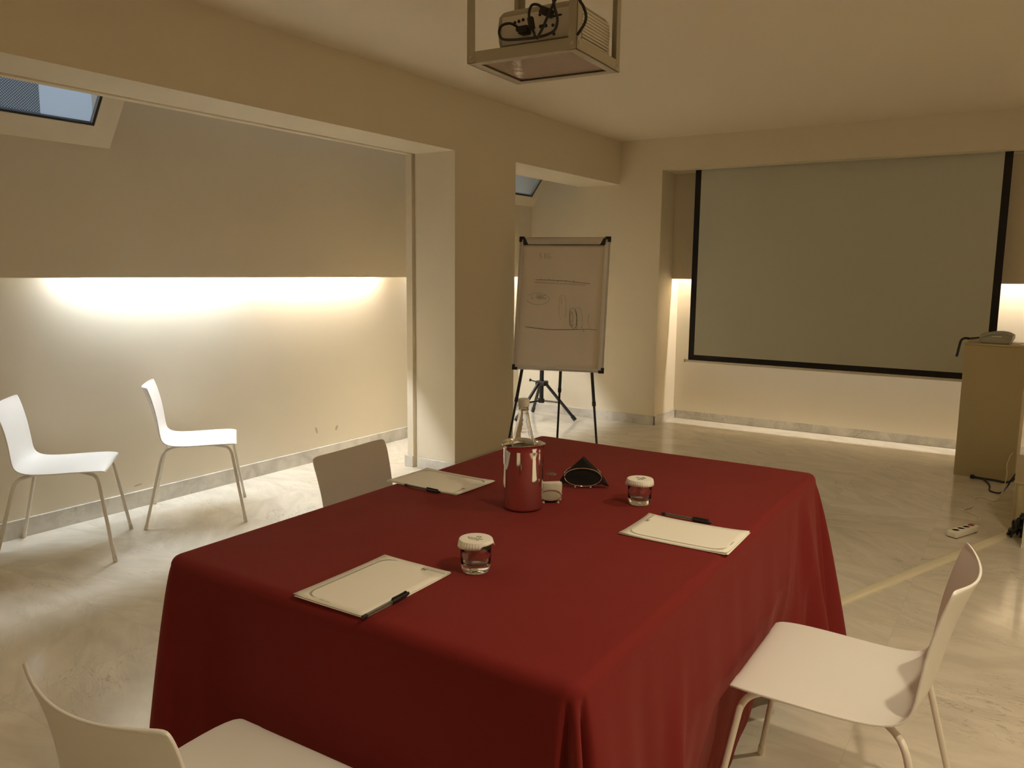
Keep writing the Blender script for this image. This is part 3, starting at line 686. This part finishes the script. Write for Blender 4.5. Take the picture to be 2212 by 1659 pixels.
for y in (-0.019, 0.019):
    mb = MB(); ring(mb, 0.033, 0.0165, 0.0015, y, 0.0245); mb.build('ring', 'chrome', t)
MB().box((-0.030, -0.019, 0.0075), (0.030, 0.019, 0.0085)).build('base', 'chrome', t, smooth=False)
MB().lathe([(0.0, 0.0), (0.005, 0.0), (0.0025, 0.004), (0.0025, 0.0075)], 16, (0.022, -0.015, 0)).build('foot', 'chrome', t)
MB().lathe([(0.0, 0.0), (0.005, 0.0), (0.0025, 0.004), (0.0025, 0.0075)], 16, (-0.022, -0.015, 0)).build('foot', 'chrome', t)
for k in range(9):
    rn = random.Random(40+k); o = MB().box((-0.028, -0.0011, 0), (0.030, 0.0011, 0.051), bev=0.0009).build('sugar_sachet', 'sachet')
    o.matrix_world = Matrix.Translation((2.176, 2.075, TT+0.009)) @ Matrix.Rotation(0.62, 4, 'Z') @ Matrix.Translation((rn.uniform(-0.002, 0.006), -0.014+0.0034*k, 0)) @ Matrix.Rotation(rn.uniform(-0.05, 0.05), 4, 'Y') @ Matrix.Rotation(0.05, 4, 'X')
    o['label'] = 'cream paper sachet standing in the small ring holder behind the cooler'; o['category'] = 'sachet'; o['group'] = 'paper sachets in the ring holder'
o = MB().lathe([(0.0, 0.0), (0.014, 0.0), (0.015, 0.003), (0.003, 0.007), (0.0025, 0.058), (0.010, 0.0600), (0.0165, 0.0605), (0.0165, 0.0625), (0.0, 0.0628)], 32).build('glass_stem', 'glass', angle=50)
o.location = (2.128, 2.160, TT); o['label'] = 'small clear glass stem with a flat disc top behind the cooler'; o['category'] = 'holder'

# ------------------------------------------------------------------ flip chart
BLc = Vector((0.212, 4.91, 0.735)); U = Vector((0.9541, 0.2995, 0)).normalized(); V0 = Vector((-0.049, 0.170, 0.963))
V_ = (V0-U*V0.dot(U)).normalized(); N_ = U.cross(V_).normalized()
BWd, BHt = 0.668, 0.975
fc = thing('flip_chart', 'white flip chart easel with black legs and faint marker sketches', 'flip chart', BLc)
FM = Matrix((tuple(U)+(0,), tuple(V_)+(0,), tuple(N_)+(0,), (0, 0, 0, 1))).transposed()     # board axes
def brd(mb): return mb.xf(FM)
brd(MB().box((0.006, 0.006, -0.012), (BWd-0.006, BHt-0.006, -0.002))).build('board', 'white_plastic', fc, smooth=False)
mb = MB(); f = 0.012
for a, b_ in (((0, 0, -0.016), (BWd, f, 0.003)), ((0, BHt-f, -0.016), (BWd, BHt, 0.003)), ((0, f, -0.016), (f, BHt-f, 0.003)), ((BWd-f, f, -0.016), (BWd, BHt-f, 0.003))): mb.box(a, b_, bev=0.002)
brd(mb).build('frame', 'aluminium', fc)
for x in (0, BWd):
    for y in (0, BHt):
        sx = 1 if x == 0 else -1; sy = 1 if y == 0 else -1
        mb = MB(); mb.box((x-sx*0.004, y-sy*0.004, -0.018), (x+sx*0.036, y+sy*0.017, 0.006), bev=0.003); mb.box((x-sx*0.004, y-sy*0.004, -0.018), (x+sx*0.017, y+sy*0.036, 0.006), bev=0.003)
        brd(mb).build('corner', 'black_plastic', fc)
rows = []
for i in range(25):
    v = i/24; r = []
    for j in range(13):
        u = j/12; r.append((0.026+u*(BWd-0.066), 0.028+v*(BHt-0.075), 0.006+0.003*sin(3*u+1)*(1-v)+0.004*(1-v)**3*abs(2*u-1)))
    rows.append(r)
mb = MB(); mb.grid(rows); pp = brd(mb).build('paper_pad', 'flip_paper', fc, angle=180); s = pp.modifiers.new('t', 'SOLIDIFY'); s.thickness = 0.004; s.offset = -1
mb = MB(); mb.box((0.028, BHt-0.058, 0.004), (BWd-0.028, BHt-0.010, 0.017), bev=0.006); brd(mb).build('clamp_bar', 'aluminium', fc)
mb = MB(); mb.box((0.05, BHt-0.061, 0.006), (BWd-0.05, BHt-0.057, 0.0115)); brd(mb).build('clamp_edge', 'black_plastic', fc, smooth=False)
for sx, x in ((1, 0.028), (-1, BWd-0.028)):
    mb = MB(); mb.prism([(x, BHt-0.012), (x+sx*0.018, BHt-0.012), (x+sx*0.042, BHt-0.062), (x+sx*0.006, BHt-0.062)], 0.010, 0.019); brd(mb).build('clamp_bracket', 'black_plastic', fc, smooth=False)
# drawing, in zoom units mapped to the board
def bp(X, Y):
    v = (Y-70)/1830.0; xl = 160-115*v; u = (X-xl)/1244.0; return (u*BWd, (1-v)*BHt, 0.0125)
def stroke(name, lists, mat, r=0.0012):
    mb = MB()
    for pts in lists: mb.tube(smooth_path([bp(*p) for p in pts], 5), r, 6)
    mb.xf(Matrix.Diagonal((1, 1, 0.5, 1)) if False else Matrix.Identity(4)); brd(mb).build(name, mat, fc)
stroke('drawn_line', [[(378, 665), (500, 664), (680, 672), (800, 675), (900, 688), (1130, 708)], [(455, 665), (458, 650)], [(568, 664), (572, 645)], [(680, 690), (700, 668)], [(795, 688), (805, 668)], [(905, 690), (912, 668)]], 'ink_green', 0.0013)
stroke('drawn_line', [[(235, 1315), (340, 1325), (500, 1340), (650, 1342), (800, 1338), (960, 1330), (1100, 1322), (1210, 1327)], [(1030, 1345), (1042, 1358)]], 'ink_green', 0.0015)
stroke('drawn_line', [[(365, 700), (480, 706), (640, 712), (800, 716), (940, 725), (1065, 728)]], 'ink_red', 0.0012)
el = lambda cx, cy, rx, ry, a0=0, a1=2*PI, n=20: [(cx+rx*cos(a0+(a1-a0)*k/n), cy+ry*sin(a0+(a1-a0)*k/n)) for k in range(n+1)]
stroke('drawn_circle', [el(410, 928, 157, 78, 0.25, 3.0), el(410, 928, 157, 80, 3.6, 6.4)], 'ink_faint', 0.0010)
stroke('drawn_circle', [[(790, 1180), (795, 1000), (785, 890), (750, 868), (715, 890), (705, 960), (700, 1160)], [(705, 1175), (730, 1200)]], 'ink_faint', 0.0008)
stroke('drawn_circle', [el(900, 1180, 50, 140, -2.0, 3.9)], 'ink_faint', 0.0013)
stroke('drawn_stroke', [[(860, 1045), (850, 1110), (846, 1200), (852, 1290)], [(920, 1065), (940, 1130), (940, 1240), (925, 1315)], [(930, 1090), (945, 1200), (945, 1325)]], 'ink_green', 0.0012)
stroke('drawn_stroke', [[(935, 1045), (975, 1035), (1005, 1070), (1018, 1160), (1018, 1270), (1000, 1310)], [(1110, 1110), (1100, 1180), (1100, 1240), (1125, 1310)], [(1012, 1300), (1045, 1350)]], 'ink_faint', 0.0010)
def letters(cx0, cy0, h, s, mat, r):
    G = {'3': [[(0, 0), (.5, -.02), (.6, .2), (.25, .42), (.6, .6), (.6, .9), (.1, 1)]], 'B': [[(.05, 1), (.05, 0), (.5, .03), (.55, .25), (.1, .45), (.6, .6), (.6, .9), (.05, 1)]], 'G': [[(.65, .15), (.3, 0), (.02, .4), (.2, .95), (.6, .95), (.62, .6), (.35, .6)]],
         'L': [[(.1, 0), (.05, .9), (.6, .85)]], '.': [[(.25, .55), (.35, .6)]], 'H': [[(.05, 0), (.05, 1)], [(.6, 0), (.6, 1)], [(.05, .5), (.6, .5)]], 'E': [[(.6, 0), (.05, 0), (.05, 1), (.6, 1)], [(.05, .5), (.5, .5)]], 'V': [[(0, 0), (.3, 1), (.6, 0)]]}
    x = cx0; out = []
    for c in s:
        if c == ' ': x += h*0.45; continue
        for g in G[c]: out.append([(x+p[0]*h, cy0+p[1]*h) for p in g])
        x += h*(0.55 if c == '.' else 0.82)
    stroke('handwriting', out, mat, r)
letters(425, 305, 62, '3 BG', 'ink_faint', 0.0009)
letters(322, 872, 55, 'L.BBG', 'ink_faint', 0.0011)
letters(730, 900, 26, 'E', 'ink_faint', 0.0007); letters(730, 935, 26, 'H', 'ink_faint', 0.0007); letters(732, 970, 26, 'E', 'ink_faint', 0.0007)
letters(878, 1100, 34, 'E', 'ink_green', 0.0009); letters(880, 1150, 34, 'V', 'ink_green', 0.0009); letters(880, 1200, 32, 'E', 'ink_green', 0.0009); letters(875, 1260, 30, 'V', 'ink_green', 0.0009)
# telescopic legs
def fleg(top, foot, mid=0.45):
    a = Vector(top)-BLc; b_ = Vector(foot)-BLc; m_ = a.lerp(b_, mid)
    lg = MB().tube([a, m_], 0.0115, 12).build('leg', 'black_steel', fc)
    MB().tube([m_-(b_-a)*0.03, b_+Vector((0, 0, 0.008))], 0.0085, 12).build('leg_extension', 'black_steel', lg)
    MB().tube([m_-(b_-a).normalized()*0.02, m_+(b_-a).normalized()*0.012], 0.0140, 12).build('leg_collar', 'black_plastic', lg)
    MB().tube([b_-(b_-a).normalized()*0.02, b_+Vector((0, 0, 0.0))], 0.012, 12).build('rubber_foot', 'black_plastic', lg)
P_ = lambda u, v, n: BLc+U*u+V_*v+N_*n
fleg(P_(0.14, 0.60, -0.034), P_(-0.031, -0.733, -0.034), 0.62); fleg(P_(0.510, 0.60, -0.034), P_(0.671, -0.733, -0.034), 0.62)
fleg(P_(0.345, 0.62, -0.05), (0.310, 5.415, 0.012), 0.60)
mb = MB(); mb.tube([P_(0.06, 0.62, -0.03)-BLc, P_(BWd-0.06, 0.62, -0.03)-BLc], 0.010, 10); mb.build('cross_bar', 'black_steel', fc)

# tripod stand behind the flip chart
ts = thing('tripod_stand', 'black tripod stand behind the flip chart, near the back wall', 'tripod', (-0.605, 6.715, 0))
MB().tube([(0, 0, 0.17), (0, 0, 1.25)], 0.021, 16).build('pole', 'black_steel', ts)
mb = MB(); mb.box((-0.05, -0.045, 0.335), (0.055, 0.045, 0.385), bev=0.012); mb.build('hub', 'black_plastic', ts)
mb = MB(); mb.lathe([(0, 0.165), (0.03, 0.165), (0.03, 0.205), (0, 0.205)], 20); mb.build('collar', 'black_plastic', ts)
mb = MB(); mb.tube([(-0.045, -0.02, 0.37), (-0.09, -0.05, 0.385)], 0.006, 8); mb.tube([(-0.09, -0.05, 0.385), (-0.105, -0.06, 0.39)], 0.014, 10); mb.build('knob', 'black_plastic', ts)
for fx, fy in ((-0.251, 6.77), (-0.851, 6.962), (-0.707, 6.409)):
    a = Vector((fx+0.605, fy-6.715, 0.02)); d = Vector((a.x, a.y, 0)).normalized()
    top = d*0.045+Vector((0, 0, 0.355)); lg = MB(); lg.tube([top, a], 0.0155, 12); lg = lg.build('leg', 'black_steel', ts)
    MB().tube([a-(a-top).normalized()*0.05, a], 0.020, 12).build('rubber_foot', 'black_plastic', lg)
    m_ = top.lerp(a, 0.52); MB().tube([d*0.02+Vector((0, 0, 0.185)), m_], 0.0095, 8).build('brace', 'black_steel', ts)

# ------------------------------------------------------------------ podium with telephone
PD = thing('lectern', 'plain beige box lectern carrying a telephone', 'lectern', (3.19, 6.76, 0), -0.06)
MB().box((-0.190, -0.175, 0.0), (0.190, 0.165, 0.955), bev=0.004).build('body', 'podium', PD)
MB().box((-0.192, -0.178, 0.955), (0.192, 0.168, 0.972), bev=0.004).build('top', 'podium', PD)
ph = thing('telephone', 'grey corded desk telephone lying on the lectern', 'telephone', (3.175, 6.70, 0.972), -0.10)
mb = MB(); rows = []
for i, (x, zt, hy_) in enumerate(((-0.098, 0.030, 0.05), (-0.085, 0.045, 0.075), (-0.05, 0.056, 0.085), (0.0, 0.066, 0.09), (0.05, 0.070, 0.09), (0.09, 0.070, 0.085), (0.108, 0.062, 0.075))):
    zb = 0.004+(0.03 if i == 6 else 0.0)+(0.004 if i == 0 else 0)
    rows.append([(x, -hy_, zb), (x, -hy_-0.004, (zb+zt)*0.5), (x, -hy_*0.9, zt*0.9), (x, 0, zt), (x, hy_*0.9, zt), (x, hy_, zb)])
vs = mb.grid(rows, closed_u=True); mb.bm.faces.new(vs[0]); mb.bm.faces.new(vs[-1][::-1]); mb.build('phone_body', 'phone', ph, angle=50)
mb = MB(); mb.tube(smooth_path([(-0.085, -0.062, 0.046), (-0.05, -0.070, 0.064), (0.02, -0.070, 0.078), (0.075, -0.066, 0.076), (0.108, -0.06, 0.062)], 5), 0.013, 12); mb.build('handset', 'phone', ph)
MB().box((-0.015, -0.096, 0.050), (0.045, -0.090, 0.055)).build('display_edge', 'paper', ph, smooth=False)
mb = MB(); pts = []
for k in range(150):
    s_ = k/149; pts.append((-0.098-0.075*s_, -0.045+0.0075*cos(k*0.9), 0.018+0.012*(1-s_)+0.0075*sin(k*0.9)+0.004))
mb.tube(pts, 0.0016, 5); mb.tube(smooth_path([(-0.165, -0.045, 0.026), (-0.190, -0.06, 0.026), (-0.208, -0.072, 0.010), (-0.216, -0.076, -0.03), (-0.222, -0.078, -0.075), (-0.228, -0.078, -0.108)], 5), 0.0085, 10)
mb.build('coiled_cord', 'black_plastic', ph)
mb = MB(); mb.tube(smooth_path([(0.09, 0.02, 0.006), (0.14, 0.0, 0.004), (0.20, 0.01, 0.010), (0.26, 0.03, -0.03), (0.262, 0.03, -0.25)], 5), 0.002, 6); mb.build('line_cord', 'black_plastic', ph)

# ------------------------------------------------------------------ floor objects on the right
t = thing('power_strip', 'white power strip with red switch lying on the floor', 'power strip', (3.150, 5.060, 0), math.atan2(0.235, 0.085)-0.08)
MB().box((-0.118, -0.030, 0.004), (0.118, 0.030, 0.040), bev=0.007, seg=3).build('case', 'tile_white', t)
for x in (-0.080, -0.025, 0.030):
    MB().lathe([(0, 0.0403), (0.017, 0.0403), (0.0195, 0.0418), (0.0205, 0.0403)], 24, (x, 0, 0)).build('socket', 'duct', t)
MB().box((0.068, -0.013, 0.039), (0.098, 0.013, 0.0445), bev=0.002).build('switch', 'red_switch', t)
for x, y in ((-0.10, -0.02), (-0.10, 0.02), (0.10, -0.02), (0.10, 0.02)): MB().lathe([(0, 0), (0.006, 0), (0.006, 0.005), (0, 0.005)], 10, (x, y, 0)).build('foot', 'black_plastic', t)
def cable(name, label, pts, r, mat, cat='cable', n=8):
    if cat is None: return MB().tube(smooth_path(pts, 6), r, n).build(name, mat)
    o = MB().tube(smooth_path(pts, 6), r, n).build(name, mat); o['label'] = label; o['category'] = cat; return o
cable('power_cable', 'ivory cable winding from the white power strip up past the lectern', [(3.190, 5.175, 0.018), (3.197, 5.22, 0.008), (3.219, 5.429, 0.006), (3.17, 5.53, 0.006), (3.117, 5.586, 0.006), (3.161, 5.70, 0.006), (3.156, 5.885, 0.006), (3.178, 5.966, 0.006), (3.225, 5.973, 0.006),
      (3.278, 5.932, 0.007), (3.309, 6.15, 0.02), (3.325, 6.35, 0.09), (3.318, 6.45, 0.14), (3.33, 6.53, 0.19), (3.345, 6.566, 0.215)], 0.0035, 'white_cord')
cable('black_cable', 'thick black cable along the foot of the lectern, looping right', [(3.121, 6.545, 0.012), (3.16, 6.54, 0.010), (3.25, 6.53, 0.010), (3.33, 6.50, 0.014), (3.385, 6.42, 0.08), (3.435, 6.30, 0.20), (3.50, 6.24, 0.36)], 0.008, 'black_plastic')
cable('black_cable', 'thinner black cable looping forward on the floor before the lectern', [(3.185, 6.505, 0.012), (3.215, 6.44, 0.006), (3.231, 6.343, 0.006), (3.238, 6.20, 0.006), (3.296, 6.18, 0.006), (3.330, 6.30, 0.02), (3.352, 6.33, 0.07), (3.385, 6.27, 0.15)], 0.0055, 'black_plastic')
MB().box((3.100, 6.530, 0.0), (3.128, 6.560, 0.026), bev=0.004).build('cable_plug', 'black_plastic', bpy.data.objects['black_cable'])
# half-round cable duct across the floor
a = Vector((2.10, 2.14, 0)); b_ = Vector((3.378, 5.235, 0)); dd = (b_-a).normalized(); nn = Vector((dd.y, -dd.x, 0))
a = Vector((2.80, 3.752, 0))-dd*0.25; prof = [(0.028*cos(PI*k/10)*1.0, 0.0135*sin(PI*k/10)**0.7) for k in range(11)]
rows = [[p+nn*x+Vector((0, 0, z)) for x, z in prof] for p in (a, b_-dd*0.01, b_)]
mb = MB(); vs = mb.grid(rows); mb.bm.faces.new(vs[0]); mb.bm.faces.new(vs[-1][::-1]); mb.bm.faces.new([vs[0][0], vs[1][0], vs[2][0], vs[2][-1], vs[1][-1], vs[0][-1]])
o = mb.build('cable_duct', 'duct', angle=35); o['label'] = 'cream half-round cable duct running diagonally across the floor'; o['category'] = 'cable duct'
# low cabinet, cable bundle and post at the right edge
t = thing('low_cabinet', 'low beige cabinet at the right edge in front of the lectern', 'cabinet', (3.640, 5.74, 0), 0)
MB().box((-0.262, -0.42, 0), (0.262, 0.42, 0.272), bev=0.004).build('body', 'podium', t)
MB().box((-0.268, -0.426, 0.272), (0.268, 0.426, 0.284), bev=0.003).build('top', 'podium', t)
rn = random.Random(11)
cb = thing('cable_bundle', 'heap of tangled black cables on the floor at the right edge', 'cables', (3.425, 5.13, 0))
for k in range(15):
    pts = []
    for i in range(9):
        a_ = i/8; pts.append((-0.062+0.006*k+0.050*a_+rn.uniform(-0.006, 0.006), -0.07+0.15*rn.random()*(1-a_)+0.006*k, 0.009+0.24*a_**0.8*(0.55+0.035*k)+rn.uniform(0, 0.012)))
    MB().tube(smooth_path(pts, 4), 0.0065, 8).build('cable', 'black_plastic', cb)
t = thing('floor_stand', 'white post of a floor stand at the right edge of the view', 'stand', (3.446, 4.995, 0))
MB().box((-0.015, -0.015, 0.018), (0.015, 0.015, 0.70), bev=0.003).build('post', 'tile_white', t)
MB().box((-0.018, -0.02, 0), (0.28, 0.02, 0.018), bev=0.003).build('foot', 'tile_white', t)
MB().box((-0.015, -0.12, 0.70), (0.30, 0.12, 0.715), bev=0.003).build('top', 'tile_white', t)

# ------------------------------------------------------------------ projector in its ceiling cage
CG = thing('projector_cage', 'grey beige angle-iron cage hanging from the ceiling', 'cage', (1.974, 2.339, 0), 0.05)
hx, hy, z0 = 0.192, 0.162, 2.100
mb = MB(); tk = 0.003
for sx in (-1, 1):
    mb.box((sx*hx, -hy, z0), (sx*(hx-tk), hy, z0+0.035)); mb.box((sx*hx, -hy, z0), (sx*(hx-0.03), hy, z0+tk))
for sy in (-1, 1):
    mb.box((-hx+tk, sy*hy, z0), (hx-tk, sy*(hy-tk), z0+0.035)); mb.box((-hx+0.03, sy*(hy-tk), z0), (hx-0.03, sy*(hy-0.03), z0+tk))
mb.build('tray_frame', 'cage_paint', CG, smooth=False)
film = noise_bump(new_mat('glossy_wrinkled_panel', (0.44, 0.34, 0.29), 0.04, 0.35, Specular_IOR_Level=0.9), 45, 0.22, 0.003, 2)
MB().box((-hx+0.004, -hy+0.004, z0+0.006), (hx-0.004, hy-0.004, z0+0.012)).build('tray_panel', film, CG, smooth=False)
for sx in (-1, 1):
    for sy in (-1, 1):
        mb = MB(); x, y = sx*(hx+0.001), sy*(hy+0.001)
        mb.box((x, y, z0+0.001), (x-sx*0.028, y-sy*0.003, ZC)); mb.box((x, y, z0+0.001), (x-sx*0.003, y-sy*0.028, ZC))
        p = mb.build('post', 'cage_paint', CG, smooth=False)
        for k, (bx, by, ax) in enumerate(((x-sx*0.015, y, 'y'), (x, y-sy*0.015, 'x'))):
            d = Vector((0, sy, 0)) if ax == 'y' else Vector((sx, 0, 0)); c = Vector((bx, by, z0+0.018))
            MB().tube([c-d*0.001, c+d*0.003], 0.0055, 6).build('bolt', 'aluminium', p, smooth=False)
sc = [(-0.11, -1), (0.0, -1), (0.11, -1), (-0.11, 1), (0, 1), (0.11, 1)]
for x, s_ in sc: MB().lathe([(0, 0), (0.003, 0), (0.0035, 0.001), (0.0035, 0.003), (0, 0.003)], 10, (x, s_*(hy-0.016), z0-0.0015)).build('screw', 'aluminium', CG)
for y, s_ in ((-0.09, -1), (0.0, -1), (0.09, -1), (-0.09, 1), (0, 1), (0.09, 1)): MB().lathe([(0, 0), (0.003, 0), (0.0035, 0.001), (0.0035, 0.003), (0, 0.003)], 10, (s_*(hx-0.016), y, z0-0.0015)).build('screw', 'aluminium', CG)
for sy in (-1, 1):
    MB().box((-hx-0.02, sy*hy-0.015, ZC-0.004), (hx+0.02, sy*hy+0.015, ZC)).build('ceiling_plate', 'cage_paint', CG, smooth=False)

PJ = thing('projector', 'cream video projector with plugged cables sitting in the ceiling cage', 'projector', (1.988, 2.375, 2.136), 0.035)
# body: rounded box tapering towards the base
mb = MB(); hx2, hy2 = 0.148, 0.130; rows = []
def rr(hx_, hy_, r, z, n=6):
    out = []
    for cx_, cy_, a0 in ((hx_-r, hy_-r, 0), (-hx_+r, hy_-r, PI/2), (-hx_+r, -hy_+r, PI), (hx_-r, -hy_+r, 1.5*PI)):
        for k in range(n+1): a = a0+PI/2*k/n; out.append((cx_+r*cos(a), cy_+r*sin(a), z))
    return out
for ix, iy, r, z in ((0.020, 0.012, 0.02, 0.0), (0.012, 0.006, 0.025, 0.006), (0.003, 0.0, 0.03, 0.035), (0.0, 0.0, 0.03, 0.075), (0.004, 0.0, 0.03, 0.098), (0.012, 0.006, 0.03, 0.108), (0.03, 0.02, 0.03, 0.114)): rows.append(rr(hx2-ix, hy2-iy, r, z*1.17))
vs = mb.grid(rows, closed_u=True); mb.bm.faces.new(vs[0][::-1]); mb.bm.faces.new(vs[-1]); mb.build('housing', 'cage_paint', PJ, angle=35)
MB().box((-0.118, -0.1335, 0.022), (0.130, -0.128, 0.110), bev=0.004).build('rear_panel', 'white_steel', PJ)
def port(x, z, r, nm='port'):
    z = z*1.17; MB().tube([(x, -0.1330, z), (x, -0.1352, z)], r, 14).build(nm, 'black_plastic', PJ)
for x, z in ((-0.070, 0.074), (-0.055, 0.076), (-0.040, 0.078), (0.020, 0.084)): port(x, z, 0.0052)
for x, z in ((0.066, 0.052), (0.080, 0.054), (0.070, 0.030)): port(x, z, 0.0048)
MB().box((0.018, -0.1352, 0.058), (0.046, -0.1330, 0.068), bev=0.002).build('port', 'black_plastic', PJ)
MB().box((0.062, -0.1352, 0.084), (0.074, -0.1330, 0.089)).build('port', 'black_plastic', PJ, smooth=False); MB().box((0.084, -0.1352, 0.085), (0.096, -0.1330, 0.090)).build('port', 'black_plastic', PJ, smooth=False)
mb = MB()
for k in range(10):
    mb.box((0.1440, -0.10, 0.016+0.0098*k), (0.1500, 0.100, 0.0208+0.0098*k))
mb.build('vent_louvre', 'white_steel', PJ, smooth=False)
MB().box((0.144, 0.085, 0.004), (0.149, 0.100, 0.018)).build('vent_slot', 'black_plastic', PJ, smooth=False)
for x in (-0.10, 0.10): MB().lathe([(0, 0), (0.01, 0), (0.01, -0.022), (0, -0.022)], 16, (x, -0.09, 0)).build('foot', 'black_plastic', PJ)
MB().tube([(0.06, 0.128, 0.06), (0.06, 0.150, 0.06)], 0.033, 28).build('lens_ring', 'black_plastic', PJ)
PJM = (Matrix.Translation((1.988, 2.375, 2.136)) @ Matrix.Rotation(0.035, 4, 'Z')).inverted()
def pcab(name, label, pts, r=0.0042):
    o = cable(name, label, pts, r, 'black_plastic', None); o.parent = PJ; o.matrix_parent_inverse = PJM; return o
c1 = pcab('power_cable', 'black power cord looping from the left of the projector round the cage post', [(1.950, 2.225, 2.199), (1.935, 2.195, 2.208), (1.909, 2.185, 2.203), (1.899, 2.185, 2.185), (1.911, 2.18, 2.164), (1.941, 2.175, 2.154), (1.995, 2.17, 2.148), (2.053, 2.165, 2.144), (2.096, 2.16, 2.147), (2.117, 2.155, 2.154),
          (2.124, 2.155, 2.171), (2.124, 2.155, 2.188), (2.115, 2.155, 2.216), (2.105, 2.16, 2.25), (2.096, 2.17, 2.302), (2.085, 2.2, 2.45), (2.08, 2.25, 2.655)])
mb = MB(); mb.box((-0.017, -0.012, -0.012), (0.017, 0.020, 0.012), bev=0.004); mb.box((-0.027, -0.008, -0.002), (-0.012, 0.008, 0.010), bev=0.003); o = mb.build('plug', 'black_plastic', c1); o.location = (1.965, 2.226, 2.192)
c2 = pcab('signal_cable', 'black signal cable running diagonally in front of the projector ports', [(2.058, 2.15, 2.134), (2.078, 2.15, 2.163), (2.094, 2.15, 2.192), (2.110, 2.155, 2.226), (2.120, 2.16, 2.252), (2.118, 2.170, 2.302), (2.112, 2.21, 2.45), (2.105, 2.29, 2.655)])
c3 = pcab('monitor_cable', 'short black cable with thick plugs bent over the projector ports', [(2.048, 2.21, 2.232), (2.036, 2.195, 2.246), (2.018, 2.185, 2.246), (2.010, 2.182, 2.225), (2.014, 2.18, 2.198), (2.022, 2.18, 2.180), (2.031, 2.18, 2.160), (2.036, 2.175, 2.152)])
mb = MB(); mb.box((-0.009, -0.008, -0.019), (0.009, 0.008, 0.019), bev=0.004); o = mb.build('plug', 'black_plastic', c3); o.location = (2.018, 2.182, 2.193); o.rotation_euler = (0, -0.2, 0)
mb = MB(); mb.box((-0.018, -0.012, -0.011), (0.018, 0.022, 0.013), bev=0.004); o = mb.build('plug', 'black_plastic', c3); o.location = (2.052, 2.21, 2.228); o.rotation_euler = (0, 0.45, 0)
pcab('looped_cable', 'black cable curving outside the near cage post on the right', [(2.196, 2.150, 2.128), (2.209, 2.143, 2.136), (2.221, 2.145, 2.154), (2.225, 2.145, 2.174), (2.216, 2.145, 2.200), (2.199, 2.15, 2.224), (2.180, 2.155, 2.264), (2.162, 2.150, 2.35), (2.120, 2.145, 2.48), (2.06, 2.20, 2.655)])
o = MB().lathe([(0, 0.0), (0.034, 0.0), (0.033, 0.018), (0.024, 0.030), (0.010, 0.037), (0, 0.038)], 28).build('lens_cap', 'black_plastic'); o.location = (1.835, 2.232, 2.113)
o['label'] = 'small black dome shaped cap lying at the left of the cage tray'; o['category'] = 'cap'
